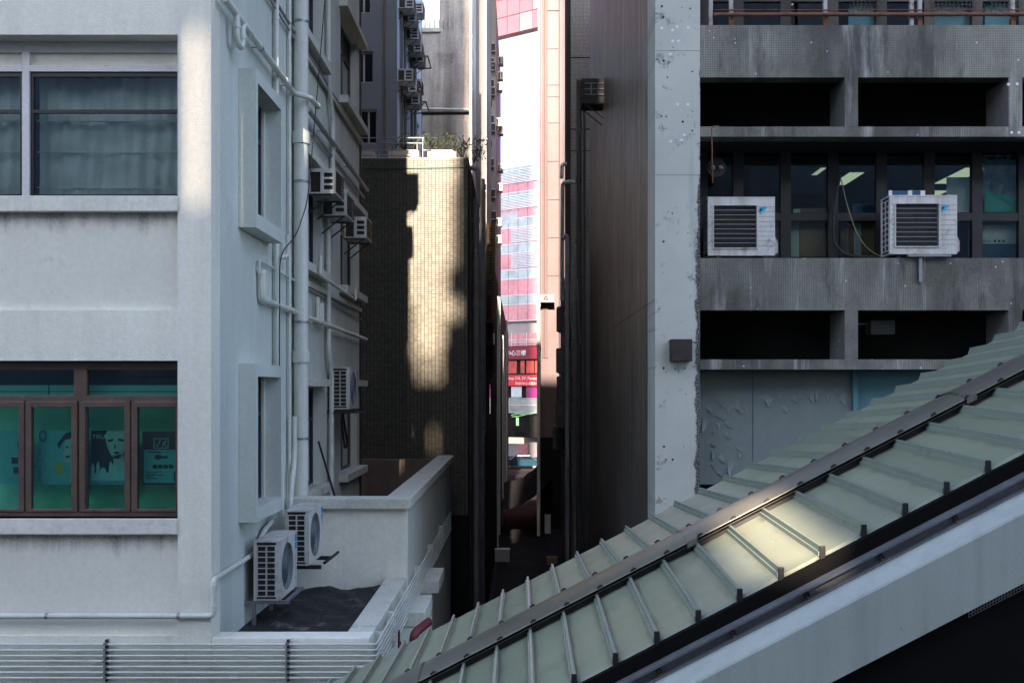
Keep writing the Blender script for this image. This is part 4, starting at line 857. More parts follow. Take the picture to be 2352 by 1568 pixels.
# stained concrete block
cb = thing('concrete_building', 'windowless concrete wall streaked with black stains above the roof plants', 'building', (-3.4, 46, 0))
xc0, xc1, xcm = X(962,46), X(1080,46), X(1010,46)
m = MB(); m.box(xcm, xc1, 46, 60, 0, HC+32); m.build('wall', M['concrete'], cb)
box1('lower_wall', M['concrete'], cb, xc0-3, xcm-.001, 46.01, 60, 0, Z(75,46))
box1('ledge', M['coping'], cb, xc0-3, xcm+.05, 45.9, 46.3, Z(75,46)+.002, Z(66,46))
m = MB()
for i in range(8): m.box(xc0+.05+.22*i, xc0+.09+.22*i, 45.95, 46.0, Z(66,46), Z(60,46)+.25)
m.build('fence_bar', M['pvc_old'], cb)
box1('floor_joint', M['dark_wall'], cb, xc0-3, xc1, 45.985, 46.0, Z(264,46), Z(258,46))
pipe('pipe', 'white pipe running level across the stained concrete wall', [W(962, 250, 45.85), W(1079, 252, 45.85), W(1082, 262, 45.85), W(1083, 900, 45.85)], .055, 'pvc', group='pipes on the concrete building', bend=.15)
pipe('pipe', 'pinkish pipe climbing the edge of the stained concrete wall', [W(1081, -60, 45.8), W(1081, 400, 45.8)], .07, 'pvc', group='pipes on the concrete building', joints=[(W(1081, v, 45.8), UPV) for v in (40, 85, 145, 205)]).children[0].data.materials[0] = mat('pink_pipe', (.55,.34,.26), .6)
tower('pale_building', 'pale rendered building rising behind the concrete wall', -9, -3.0, 66, 80, HC+40, M['pale_wall'])
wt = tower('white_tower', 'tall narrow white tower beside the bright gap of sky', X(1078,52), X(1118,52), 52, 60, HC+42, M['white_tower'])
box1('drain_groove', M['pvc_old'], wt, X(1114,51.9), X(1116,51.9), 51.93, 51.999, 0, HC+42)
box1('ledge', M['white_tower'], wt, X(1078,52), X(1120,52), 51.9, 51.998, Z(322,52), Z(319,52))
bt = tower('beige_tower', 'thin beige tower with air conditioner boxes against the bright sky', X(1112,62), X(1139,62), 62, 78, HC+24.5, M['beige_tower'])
bw = window_unit('window_air_conditioner', 'window box on the beige tower front, lowest of the row', .7, .5, .35, 'window boxes on the beige tower', 'ac_white', (3,2))
bw.location = (X(1127,62), 62.0, Z(505,62))
for i, v in enumerate((455, 385, 305, 286, 222, 205, 165, 155, 122)):
    copy_thing(bw, (X(1122 if i % 2 else 1125, 62), 62.0, Z(v, 62)), 0, f'window box on the beige tower front, {["second","third","fourth","fifth","sixth","seventh","eighth","ninth","tenth"][i]} from the bottom', 'window boxes on the beige tower')
for i, v in enumerate((520, 440, 395, 310, 292, 210, 185, 150, 560)):
    y = 63.2 + (i % 4)*2.2
    copy_thing(bw, (X(1139,62), y, Z(v, y)), R90, f'window box sticking out of the beige tower edge into the sky, {["eighth","seventh","sixth","fifth","fourth","third","second","topmost","lowest"][i]} from the top', 'window boxes on the beige tower')
for i, v in enumerate((440, 385, 330, 240, 225, 160)):
    MB().box(X(1119,62), X(1130,62), 61.97, 62.0, Z(v+6,62), Z(v-6,62)).build('window', M['glass_dark'], bt)
# lower buildings along the dark left side of the alley
lb = thing('alley_building', 'low dark grey building lining the left of the alley behind the tiled one', 'building', (-1.25, 34.5, 0))
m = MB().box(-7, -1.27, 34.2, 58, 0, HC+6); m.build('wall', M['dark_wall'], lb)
for y0, h in ((37, 2.5), (41, -1), (47, 1.5), (52, -2)): box1('window', M['glass_dark'], lb, -1.275, -1.262, y0, y0+1.2, HC+h, HC+h+1.2)
lb2 = thing('alley_building', 'pale grey alley building carrying white drainpipes towards the far street', 'building', (-1.15, 60, 0))
MB().box(-7, -1.18, 60, 100, 0, HC+5.6).build('wall', M['alley_wall'], lb2)
box1('front_edge', M['grey_wall'], lb2, -1.9, -1.175, 59.8, 60.0, HC-6, HC+5.6)
for i, (u, v0, yy, r) in enumerate(((1147, 690, 58.5, .06), (1155, 770, 62, .05), (1163, 735, 82, .08), (1159, 760, 74, .06), (1143, 680, 54, .05))):
    pipe('drainpipe', f'white drainpipe on the left of the alley, {["under the low roof edge","slimmest","tallest by the signs","between the taller two","nearest"][i]}', [W(u, v0, yy), (X(u, yy), yy, 0)], r, 'pvc', group='white drainpipes down the alley', joints=[(W(u, v0+30, yy), UPV), (W(u, v0+110, yy), UPV)])
M['amber'] = mat('amber_light_cage', (.16,.085,.025), .6, var=.2)  # amber light on the cages is put into their colour
cage = window_unit('caged_air_conditioner', 'caged air conditioner coloured for amber light on the left alley wall, uppermost', .8, .95, .38, 'caged units on the left alley wall', 'amber', (8,3))
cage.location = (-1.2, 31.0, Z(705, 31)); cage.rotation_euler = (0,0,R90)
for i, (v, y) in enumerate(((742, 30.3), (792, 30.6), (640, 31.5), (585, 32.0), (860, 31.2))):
    copy_thing(cage, (-1.2, y, Z(v, y)), R90, f'caged air conditioner coloured for amber light on the left alley wall, {["second","third","above the amber one","highest in shadow","lowest in shadow"][i]}', 'caged units on the left alley wall')
# ---------------------------------------------------------------- right side of the alley, beyond the right building
mb_ = thing('mosaic_building', 'narrow grey square tiled building behind the streaked wall', 'building', (1.9, 37, 0))
MB().box(X(1311,37), 9, 37, 41.6, 0, HC+17).build('wall', M['small_grid'], mb_)
box1('side_strip', M['dark_wall'], mb_, X(1311,37)-.012, X(1311,37)-.001, 37.02, 41.6, 0, HC+17)
for v in (133, 297, 347, -40): box1('floor_line', M['dark_wall'], mb_, X(1311,37), 9, 36.985, 36.999, Z(v+1,37), Z(v-1,37))
db = thing('dark_building', 'building coloured near-black for the shade on the right of the alley', 'building', (1.75, 45, 0))
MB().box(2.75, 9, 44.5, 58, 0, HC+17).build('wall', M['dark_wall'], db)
pk = thing('pink_tower', 'tall tower of pale pink brick tiles on the right of the sky gap', 'building', (1.22, 62, 0))
xp = X(1241, 62)
MB().box(xp, 9, 62, 70, 0, HC+45).build('wall', M['brick_pink'], pk)
box1('corner_pier', mat('pink_render', (.13,.103,.104), .8, var=.05), pk, X(1285,61), X(1330,61), 61.0, 61.999, 0, HC+45)
for i, v in enumerate((25, 112, 195, 222, 282, 370, 458, 545, 632)): box1('floor_band', mat('pink_band', (.09,.055,.05), .8) if i == 0 else pk.children[2].data.materials[0], pk, xp+.4, X(1285,61.9), 61.96, 61.999, Z(v+.7,62), Z(v-.7,62))
for u in (1247, 1250.5, 1254, 1257): 
    MB().tube([(X(u,61.9), 61.93, HC+2), (X(u,61.9), 61.93, HC+45)], .03, 6).build('conduit', pk.children[2].data.materials[0], pk)
box1('foot_shade_panel', M['dark_wall'], pk, xp-.02, X(1292,61), 60.9, 60.99, 0, Z(1004,61))  # dark sheet painting in the shade at the tower foot
pipe('drainpipe', 'thin pipe up the free edge of the pink tower', [(X(1237.5,61.7), 61.7, 0), (X(1237.5,61.7), 61.7, HC+45)], .05, 'pvc', group='pipes on the pink tower')
pipe('drainpipe', 'white drainpipe at the foot of the pink tower edge', [W(1237, 688, 58), (X(1237,58), 58, 0)], .10, 'pvc', group='pipes on the pink tower', joints=[(W(1237, v, 58), UPV) for v in (700, 790, 880)])
pa = outdoor_unit('outdoor_unit', 'small white outdoor unit mounted on the pink tower', .85, .42, .32, 'round', None)
pa.location = (X(1256,61.5), 61.5, Z(693,61.5))
t = tag(MB().box(X(1240,61.5), X(1274,61.5), 61.3, 62.0, Z(694.2,61.5), Z(693.2,61.5)).build('shelf', M['steel'], at=(X(1256,61.5), 61.5, Z(694,61.5))), 'steel shelf under the outdoor unit on the pink tower', 'shelf')
# pipes, boxes and cables on the right wall of the alley
GR = 'pipes on the right of the alley'
pipe('drainpipe', 'tall brown drainpipe at the far end of the streaked wall', [W(1330, 185, 27), (X(1330,27), 27, 0)], .075, 'pipe_dark', group=GR, joints=[(W(1330, v, 27), UPV) for v in (300, 415, 555, 695)]).children[0].data.materials[0] = mat('brown_grey_pipe', (.16,.13,.11), .6)
pipe('drainpipe', 'thinner brown pipe beside the tall drainpipe', [W(1342, 200, 26.5), (X(1342,26.5), 26.5, 0)], .035, 'pipe_dark', group=GR)
pipe('drainpipe', 'elbowed grey pipe stepping out towards the pink tower', [W(1320, 418, 33), W(1292, 418, 33), W(1291, 600, 33), W(1291, 690, 33)], .07, 'pvc_old', group=GR, bend=.2)
pipe('drainpipe', 'upper elbowed grey pipe against the pink tower', [W(1302, 377, 36), W(1291, 378, 36), W(1290, 410, 36)], .07, 'pvc_old', group=GR, bend=.15)
pipe('drainpipe', 'lower grey pipe with a hooked top on the right of the alley', [W(1291, 548, 32), W(1302, 540, 32), W(1303, 560, 32), (X(1303,32), 32, 0)], .075, 'pvc_old', group=GR, bend=.15, joints=[(W(1303, v, 32), UPV) for v in (620, 660, 720)])
pipe('drainpipe', 'dark vertical stack under the elbowed pipes', [W(1296, 640, 38), (X(1296,38), 38, 0)], .14, 'pipe_dark', group=GR)
pipe('cable', 'loose pale cable looping down the dark right wall', [W(1322, 560, 24.8), W(1310, 640, 24.8), W(1311, 740, 24.8), W(1318, 775, 24.8)], .012, 'pvc_old', bend=.8, n=5, group=GR, cat='cable')
pipe('cable', 'second loose cable hanging beside the looping one', [W(1326, 640, 24.7), W(1328, 720, 24.7), W(1334, 790, 24.7)], .010, 'pvc_old', bend=.5, n=5, group=GR, cat='cable')
rb = window_unit('window_air_conditioner', 'window air conditioner jutting from the streaked brown wall', .55, .50, .46, None, 'dark_metal', (3,2))
rb.location = (1.72, 20.7, Z(245, 20.7)); rb.rotation_euler = (0, 0, -R90)
t = tag(MB().box(1.30, 1.71, 20.40, 20.412, Z(190,20.4)-.02, Z(190,20.4)+0).box(1.30,1.71,20.40,20.412,Z(203,20.4)-.02,Z(203,20.4)).box(1.30,1.71,20.40,20.412,Z(216,20.4)-.02,Z(216,20.4)).box(1.44,1.47,20.398,20.413,Z(216,20.4),Z(190,20.4)).box(1.58,1.60,20.398,20.413,Z(216,20.4),Z(190,20.4)).build('grille', M['pvc_old'], at=(1.5, 20.4, Z(216,20.4))), 'pale grille in front of the jutting air conditioner on the streaked wall', 'grille')
dk = window_unit('caged_air_conditioner', 'black caged air conditioner on the right alley wall, highest', .9, .8, .5, 'black caged units on the right alley wall', 'pipe_dark', (4,2))
dk.location = (1.75, 34, Z(760, 34)); dk.rotation_euler = (0,0,-R90)
for i, (v, y, d) in enumerate(((835, 33.5, 0), (900, 33, .0), (960, 32.5, .05), (1010, 34, .1))):
    copy_thing(dk, (1.72-d, y, Z(v+20, y)), -R90, f'black caged air conditioner on the right alley wall, {["second from the top","third from the top","second from the bottom","lowest"][i]}', 'black caged units on the right alley wall')
# ---------------------------------------------------------------- red glass tower across the far street
TH = math.radians(34)
rt = thing('red_tower', 'red and glass office tower closing the far end of the alley', 'building', (0, 0, 0))
rtl = Vector((X(1190,127), 127, 0)); rt.rotation_euler = (0, 0, -TH)
def rz(v): return HC + (V0 - v)/18.0
PW = 1.5; T0, T1 = -7.5, 7.5
MB().box(-40, 40, .3, 25, 0, HC+28.4).build('core', mat('tower_core', (.25,.22,.22), .6), rt)
MB().box(-40, T0-.01, 0, .29, 0, HC+28.4).build('flank', M['red_panel'], rt); MB().box(T1+.01, 40, 0, .29, 0, HC+28.4).build('flank', M['red_panel'], rt)
shared = {}
def panel(nm, m_, x0, z0, z1, w_=PW, y=-.02):
    key = (nm, m_.name, round(z1-z0, 3), w_)
    if key not in shared: shared[key] = MB().box(.03, w_-.03, 0, .06, .03, z1-z0-.03).build(nm, m_, rt).data; o = rt.children[-1]
    else: o = bpy.data.objects.new(nm, shared[key]); C.objects.link(o); o.parent = rt
    o.location = (x0, y, z0); return o
nst = 18
for k in range(0, nst):
    zb = HC + 8.78 + 3.28*k
    if zb > HC + 26: break
    hi = False; lou = k in (4, 5)
    for i in range(10):
        x0 = T0 + PW*i
        panel('spandrel_panel', M['mirror_glass'] if hi else (M['red_panel']), x0, zb, zb+2.1)
        panel('vision_panel', M['mirror_glass'] if hi else M['tower_glass'], x0, zb+2.1, zb+3.28)
    MB().box(T0, T1, -.06, .0, zb-.04, zb+.04).build('transom', M['mullion'], rt)
    MB().box(T0, T1, -.06, .0, zb+2.06, zb+2.14).build('transom', M['mullion'], rt)
    if lou or k in (3, 2):
        m = MB()
        for j in range(9): m.box(-1.0 if k < 4 else -3.0, 3.5, -.16, -.05, zb+.2+.2*j+(1.0 if lou else 0), zb+.3+.2*j+(1.0 if lou else 0))
        m.build('louvre', M['louvre'], rt)
# lower floors seen between the alley walls
def slab(nm, m_, v0, v1, y0=-.05, y1=.0, x0=T0, x1=T1): return MB().box(x0, x1, y0, y1, rz(v1), rz(v0)).build(nm, m_, rt)
slab('window_wall', M['tower_glass'], 740, 764); 
for x0 in (-7.5,-6,-4.5,-3,-1.5,0,1.5,3,4.5): panel('spandrel_panel', M['red_panel'], x0, rz(795), rz(765))
m = MB()
for x in (-3.0, -.9, 1.4, 3.4): m.box(x-.06, x+.06, -.12, -.04, rz(795), rz(764))
for v in (781, 786): m.box(T0, T1, -.5, -.46, rz(v+.6), rz(v-.6))
m.build('balcony_rail', M['mullion'], rt)
for v0, v1, mm in ((826,858,'glass_dark'), (886,914,'glass_dark'), (948,990,'glass_dark')):
    slab('recess', M['dark_wall'], v0, v1, .0, .2); 
m = MB()
for i, (a, b) in enumerate(((-1.6,-.2), (.4,1.0), (1.3,2.4), (2.6,3.4))): m.box(a, b, -.04, -.01, rz(857), rz(828))
m.build('red_curtain', mat('red_display', (.45,.06,.04), .5, var=.4, vs_=1.5), rt)
slab('louvre_panel', M['louvre'], 888, 912, -.1, -.03, -1.0, .6); slab('magenta_panel', mat('magenta_panel', (.25,.02,.13), .4), 887, 913, -.1, -.03, 1.3, 3.0)
slab('balcony_glass', M['tower_glass'], 916, 946, -.3, -.25)
for v in (914.5, 930, 947): slab('transom', M['mullion'], v-.8, v+.8, -.36, -.305)
m = MB().tube([(-1.0,-.1,rz(953)),(0,-.1,rz(949.5)),(1.2,-.1,rz(951)),(2.4,-.1,rz(949))], .05, 6); m.tube([(-.9,-.1,rz(957)),(.2,-.1,rz(955)),(1.2,-.1,rz(951.5))], .04, 6); m.box(-.25, .15, -.1, -.04, rz(977), rz(958)); m.build('neon_tube', M['neon'], rt)
slab('shop_window', M['shop_light'], 1004, 1018, -.1, -.02, -1.4, .9); slab('shop_fascia', M['dark_wall'], 990, 1003, -.6, -.02)
sA = thing('signboard', 'dark red signboard with white Chinese characters on the red tower', 'sign', (0,0,0)); sB = thing('signboard', 'bright red shop signboard with white lettering below the dark red one', 'sign', (0,0,0))
for sg, v0, v1, mm in ((sA, 797, 825, 'sign_dark'), (sB, 861, 886, 'sign_red')):
    MB().box(-5, 5.5, -.34, -.12, rz(v1), rz(v0)).build('board', M[mm], sg)
uL = lambda u: X(u, 127)/math.cos(TH)*1.0 - X(1190,127)/math.cos(TH)
text_obj('始創中心三樓', .72, M['white_print'], sA, (-3.15, -.345, rz(815.5)), name='lettering', width=4.55)
text_obj('Shop 218, 2/F, Pioneer Centre', .5, M['white_print'], sB, (-1.41, -.345, rz(871.5)), width=6.3)
text_obj('始創中心2樓218', .42, M['white_print'], sB, (-.2, -.345, rz(883)), width=3.5)
for sg in (sA, sB): sg.rotation_euler = rt.rotation_euler; sg.location = rtl
rt.location = rtl
gt = thing('red_tower_top', 'red and pale blue top of the red tower, set apart on added legs above a sky gap', 'building', (0,0,0)); gt.rotation_euler = (0, 0, -TH)
MB().box(-54, -40, 30, 50, 0, HC+90).build('leg', M['red_panel'], gt); MB().box(0, 14, 30, 50, 0, HC+90).build('leg', M['red_panel'], gt); MB().box(-40, 0, 30.3, 31.5, HC+58.6, HC+90).build('span', mat('span_core', (.3,.25,.25), .6), gt)  # open sky under the span stands in for glare on the red facade
gr_ = random.Random(8); gmats = [mat('pink_glass', (.24,.075,.09), .35), mat('pale_blue_glass', (.13,.20,.215), .3), mat('lilac_glass', (.18,.125,.15), .3)]; gme = {}
for j in range(7):
    for i in range(16):
        mi = 1 if (i + j) % 9 in (2, 3) else (2 if (i - j) % 7 == 1 else 0)
        if mi not in gme: o = MB().box(.06, 2.44, 0, .25, .06, 2.94).build('facade_panel', gmats[mi], gt); gme[mi] = o.data
        else: o = bpy.data.objects.new('facade_panel', gme[mi]); C.objects.link(o); o.parent = gt
        o.location = (-40+2.5*i, 30.0, HC+58.6+3.0*j)
gt.location = rtl
# ---------------------------------------------------------------- car and clutter down in the alley
def car(label, loc, rotz, col):
    t = thing('parked_car', label, 'car', (0,0,0)); mc = mat('car_paint', col, .15, .3, var=.03)
    prof = [(-2.1,.35),(-2.15,.7),(-1.95,.95),(-1.2,1.02),(-.6,1.45),(.75,1.47),(1.4,1.05),(2.0,.92),(2.15,.6),(2.1,.32)]
    b = MB().prism(prof, -.85, .85).build('body', mc, t, bevel=.05)
    MB().prism([(-1.05,1.04),(-.55,1.40),(.0,1.41),(.0,1.04)], -.862, .862).prism([(.06,1.04),(.06,1.41),(.72,1.41),(1.22,1.06)], -.862, .862).build('side_window', M['glass_dark'], t)
    for x in (-1.35, 1.35):
        for y in (-.72, .72):
            wh = MB().tube([(x, y-.1, .32), (x, y+.1, .32)], .32, 20).build('wheel', M['black'], t); MB().tube([(x, y-.115, .32), (x, y+.115, .32)], .19, 16).build('rim', M['steel'], wh)
    for x in (-2.12, 2.1): MB().box(x-.05, x+.05, -.7, -.4, .6, .75).build('headlight', M['white_print'], t); MB().box(x-.05, x+.05, .4, .7, .6, .75).build('headlight', M['white_print'], t)
    t.location = loc; t.rotation_euler = (0,0,rotz); return t
car('dark car, blue reflections put into its paint, parked across the far end of the alley', (.2, 108, 0), 0, (.02,.06,.10))  # blue of the reflections is part of the body colour
def crate(nm, label, cat, u, v, y, wx, wy, h, m_, z=None):
    x = X(u, y); z = max(0, Z(v, y)-h) if z is None else z
    t = thing(nm, label, cat, (x, y, z)); b = MB(); b.box(x-wx/2, x+wx/2, y, y+wy, z, z+h); b.build('box', M[m_], t, bevel=.02)
    MB().box(x-wx/2-.015, x+wx/2+.015, y-.015, y+wy+.015, z+h-.06, z+h+.01).build('lid', M[m_], t); return t
def ycd(v): return F*HC/(v-V0)
crate('storage_box', 'pale blue lidded box standing low in the dark alley', 'box', 1153, 1285, ycd(1290), .75, .6, .6, 'stone_pale', 0)
crate('storage_box', 'white bin on the right of the alley floor', 'box', 1258, 1205, ycd(1225), .35, .3, 1.1, 'stone_pale', 0)
crate('storage_box', 'brown carton lying in the dark alley', 'box', 1268, 1290, ycd(1296), .5, .4, .35, 'carton', 0)
crate('storage_box', 'dark skip against the right alley wall', 'box', 1262, 1150, ycd(1180), 1.2, 2.5, 1.2, 'dark_metal', 0)
crate('storage_box', 'grey metal cabinet against the left alley wall', 'box', 1128, 1045, 52, .55, .8, 2.6, 'alley_wall', HC-5.6)
t = thing('tarpaulin', 'dark tarpaulin strung slanting across the alley', 'tarpaulin', (0, 66, 1))
g = MB(); n = 14
vv = []
for j in range(6):
    for i in range(n+1):
        f = i/n; vv.append((-1.1+3.0*f, 58+j*2.4, HC-8.1*.86 + 1.9*f + .35*j*.3 - .8*math.sin(math.pi*f)*.6 + .05*math.sin(i*2+j)))
g.add(vv, [(j*(n+1)+i, j*(n+1)+i+1, (j+1)*(n+1)+i+1, (j+1)*(n+1)+i) for j in range(5) for i in range(n)], True); g.build('sheet', M['tarp_dark'], t)
t = thing('tarpaulin', 'small blue tarpaulin bundle on the right of the alley', 'tarpaulin', (X(1227,82), 82, .5))
g = MB(); x = X(1227, 82)
for j in range(4): g.tube([(x-.55+.1*j, 81.6+.3*j, .62), (x-.1, 81.5+.3*j, .85+.04*(j % 2)), (x+.5-.05*j, 81.7+.3*j, .66)], .2, 8, rs=[.08,.22,.1])
g.build('sheet', M['cloth_blue'], t)
MB().box(x-.6, x+.6, 81.4, 82.9, 0, .62).build('stack', M['dark_metal'], t)
# ---------------------------------------------------------------- right building with mosaic balconies
YR = 12.7; XP0 = X(1505, YR); XP1 = X(1608, YR); XE = 9.5; HR = HC + 20
rbld = thing('mosaic_balcony_building', 'grimy mosaic clad building with dark balcony slots and a pale corner pillar', 'building', (XP0, YR, 0))
def zr_(v): return Z(v, YR)
box1('pillar', M['pillar'], rbld, XP0, XP1, YR, YR+.75, 0, HR)
box1('side_wall', M['streak'], rbld, XP0+.001, XP0+.25, YR+.75, 24.6, 0, HR)
box1('rear_wall', M['dark_wall'], rbld, XP0+.25, XE, 24.35, 24.6, 0, HR); box1('end_wall', M['dark_wall'], rbld, XE, XE+.2, YR, 24.6, 0, HR)
box1('roof_slab', M['dark_wall'], rbld, XP0+.25, XE, YR+.6, 24.35, HR-.3, HR)
for h in (1.15,): box1('wall_seam', M['dark_metal'], rbld, XP0-.002, XP0+.0005, YR+.02, 18.5, HC+h, HC+h+.01)
yb0 = YR + .02
PITCH = zr_(57) - zr_(592)
posts = [(X(1942,YR), X(1972,YR)), (X(2319,YR), X(2350,YR)), (X(2700,YR), X(2730,YR))]
for k in (-1, 0, 1, 2, 3):
    dz = PITCH*k
    box1('spandrel', M['mosaic'], rbld, XP1, XE, yb0, yb0+.22, zr_(712)+dz, zr_(592)+dz) if k >= 0 else None
    if k >= 0:
        box1('lower_rail', M['mosaic'], rbld, XP1, XE, yb0+.003, yb0+.25, zr_(848)+dz, zr_(825)+dz)
        for a, b in posts:
            pm_ = MB().box(a, b, yb0+.001, yb0+.62, zr_(825)+dz, zr_(712)+dz).build('balcony_post', M['mosaic'], rbld)
            MB().box(a-.002, a-.0005, yb0+.004, yb0+.62, zr_(824.8)+dz, zr_(712.2)+dz).build('reveal', M['mosaic_side'], pm_)
    # slabs and dark rear wall of the slot
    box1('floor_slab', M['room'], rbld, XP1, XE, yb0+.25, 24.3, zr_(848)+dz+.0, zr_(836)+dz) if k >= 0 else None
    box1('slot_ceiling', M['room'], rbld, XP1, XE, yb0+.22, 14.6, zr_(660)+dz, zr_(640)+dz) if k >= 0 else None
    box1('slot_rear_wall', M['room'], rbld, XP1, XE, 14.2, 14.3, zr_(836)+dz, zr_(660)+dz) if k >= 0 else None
# painted wall under the balconies
yw3 = 13.15
box1('painted_wall', M['teal_wall'], rbld, XP1-.1, X(1957,yw3), yw3, yw3+.2, Z(1112,yw3), zr_(842))
box1('painted_wall', M['teal_panel'], rbld, X(1968,yw3), XE, yw3+.02, yw3+.2, 0, zr_(842))
box1('corner_post', M['teal_panel'], rbld, X(1957,yw3)+.001, X(1968,yw3)-.001, yw3-.05, yw3+.2, 0, zr_(842))
box1('dark_base', M['room'], rbld, XP1-.1, X(1957,yw3), yw3+.3, yw3+.4, 0, Z(1112,yw3))
box1('wall_joint', M['dark_metal'], rbld, X(1729,yw3)-.003, X(1729,yw3)+.003, yw3-.003, yw3, Z(1108,yw3), zr_(842)-.02)
# curling flakes of paint
fl = random.Random(11); pts = [(1626,930),(1640,945),(1650,915),(1660,960),(1672,935),(1685,925),(1636,985),(1658,990),(1668,1015),(1640,1030),(1652,1045),(1630,1010),(1690,1020),(1700,1035),(1712,930),(1758,905),(1772,912),(1790,900),(1800,930),(1818,908),(1835,902),(1860,900),(1880,895),(1900,905),(1918,890),(1930,905),(1632,1060),(1645,1075),(1680,1060),(1870,1030),(1786,1052),(1650,970),(1622,960)]
for (u, v) in pts:
    s = fl.uniform(.08, .2); an_ = fl.uniform(-1.9, -.6); c0 = Vector((X(u,yw3), yw3-.002, Z(v,yw3))); d = Vector((math.cos(an_), 0, math.sin(an_))); e = Vector((-d.z, 0, d.x)); m = MB(); n = 6; vv = []
    for i in range(n+1):
        f = i/n; curl = f*f*1.6
        for w_ in (-.5, .5):
            wd = s*(.8-.8*f)*w_*fl.uniform(.6, 1.4); vv.append(c0 + e*wd + d*s*1.5*(math.sin(curl)/1.6 if curl else 0) + Vector((0,-1,0))*s*.35*(1-math.cos(curl)))
    m.add(vv, [(2*i, 2*i+1, 2*i+3, 2*i+2) for i in range(n)], False); m.build('paint_flake', M['paint_flake'], rbld)
# window band on the middle and upper floor
yv = 13.5
def xv(u): return X(u, yv)
def band(dz, cut=None):
    zt, zb = Z(350, yv)+dz, Z(592, yv)+dz + .0
    zb = zr_(592)+dz-.05; ztr = (Z(507,yv)+dz, Z(489,yv)+dz)
    m = MB(); 
    for u in (1614, 1696, 1805, 1914, 2025, 2135, 2245, 2352, 2460, 2570, 2680, 2790): m.box(xv(u)-.07, xv(u)+.07, yv, yv+.08, zb, zt)
    m.box(XP1, XE, yv+.005, yv+.075, *ztr); m.box(XP1, XE, yv-.02, yv+.09, zb-.02, zb+.05)
    fo = m.build('window_frame', M['black_frame'], rbld)
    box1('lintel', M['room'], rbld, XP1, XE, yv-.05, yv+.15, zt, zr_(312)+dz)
    box1('ledge', M['mosaic_side'], rbld, XP1, XE, yb0+.221, yv-.021, zr_(640)+dz+.0, zr_(593.5)+dz)
    us = [1614, 1696, 1805, 1914, 2025, 2135, 2245, 2352, 2460, 2570, 2680, 2790]
    for a, b in zip(us, us[1:]):
        MB().box(xv(a)+.07, xv(b)-.07, yv+.035, yv+.041, ztr[1], zt).build('pane', M['glass_office'], fo)
        MB().box(xv(a)+.07, xv(b)-.07, yv+.035, yv+.041, zb+.05, ztr[0]).build('pane', M['glass_office'], fo)
    box1('office_ceiling', M['room_grey'], rbld, XP1, XE, yv+.15, 20, zr_(316)+dz-.06, zr_(316)+dz-.02)
    box1('office_wall', M['room_grey'], rbld, XP1, XE, 20, 20.1, zb-.3, zr_(316)+dz-.02)
    box1('office_floor', M['room_grey'], rbld, XP1, XE, yv+.1, 20, zb-.1, zb-.03)
    return zb
zb0 = band(0.0); zb1 = band(PITCH)
# lit ceiling lights in the offices
zc0 = zr_(316)-.062
def troffer(label, x0, x1, y0, y1, zc):
    t = thing('ceiling_light', label, 'ceiling light', ((x0+x1)/2, y0, zc-.05), 'lit office ceiling lights')
    MB().box(x0, x1, y0, y1, zc-.03, zc).build('tray', M['steel'], t)
    for i in range(3):
        a = x0+.02+(x1-x0-.04)*i/3; MB().box(a, a+(x1-x0-.04)/3-.015, y0+.02, y1-.02, zc-.036, zc-.031).build('diffuser', M['tube_light'], t)
    return t
troffer('lit ceiling light seen in the pane before the plastic sheet', 6.25, 6.6, 14.0, 15.1, zc0)
troffer('lit ceiling light above the blue carton on the air conditioner', 6.15, 6.75, 15.6, 16.8, zc0)
troffer('lit yellowish ceiling light beside the cable in the middle panes', 4.72, 4.98, 14.3, 15.2, zc0)
troffer('lit ceiling light glimpsed left of the cable in the middle panes', 4.22, 4.34, 14.0, 14.5, zc0)
zc1 = zc0 + PITCH
troffer('lit ceiling light behind the mesh of the top floor windows', 5.6, 6.4, 14.1, 15.7, zc1)
troffer('lit ceiling light next to the pillar on the top floor', 2.2, 2.75, 14.0, 15.6, zc1)
troffer('thin lit ceiling light deep in the top floor', 4.2, 4.35, 14.2, 15.8, zc1)
# things on the office sill
def item(nm, label, cat, u0, u1, v0, v1, y, d, m_, parts=()):
    t = thing(nm, label, cat, (X(u0,y), y, Z(v1,y))); MB().box(X(u0,y), X(u1,y), y, y+d, Z(v1,y), Z(v0,y)).build('box', M[m_], t, bevel=.004)
    for (pn, a, b, c, e, mm) in parts: MB().box(X(a,y), X(b,y), y-.003, y-.0005, Z(e,y), Z(c,y)).build(pn, M[mm], t)
    return t
yi = yv + .16
item('carton', 'brown carton behind the lower panes between the two outdoor units', 'box', 1838, 1900, 508, 590, yi, .4, 'carton')
item('carton', 'taped brown carton behind the cable', 'box', 1930, 2015, 512, 590, yi, .4, 'carton', [('tape', 1962, 1978, 512, 590, 'paper')])
t = item('carton', 'white and blue carton in the lower pane at the picture edge', 'box', 2250, 2348, 517, 592, yi, .35, 'carton_white', [('blue_band', 2250, 2348, 560, 592, 'carton_blue'), ('label_strip', 2251, 2310, 548, 559, 'paper')])
text_obj('kokorama', .05, M['carton_blue'], t, (X(2254,yi), yi-.005, Z(556,yi)), width=.13)
for i, u in enumerate((2282, 2292, 2302)): MB().box(X(u,yi), X(u+5,yi), yi-.006, yi-.004, Z(556.5,yi), Z(551,yi)).build('printed_symbol', M['carton_blue'], t)
item('paper_sheet', 'grey sheet of paper taped inside the pane by the plastic sheet', 'paper', 2174, 2235, 407, 488, yv+.08, .004, 'paper')
item('folder_stack', 'pale folders standing in the lower pane left of the brown carton', 'folders', 1812, 1836, 507, 590, yi, .25, 'carton_white')
item('folder_stack', 'row of brown files lying along the transom', 'folders', 1836, 1898, 478, 489, yi, .25, 'carton', [('white_tag', 1822, 1838, 480, 489, 'paper')])
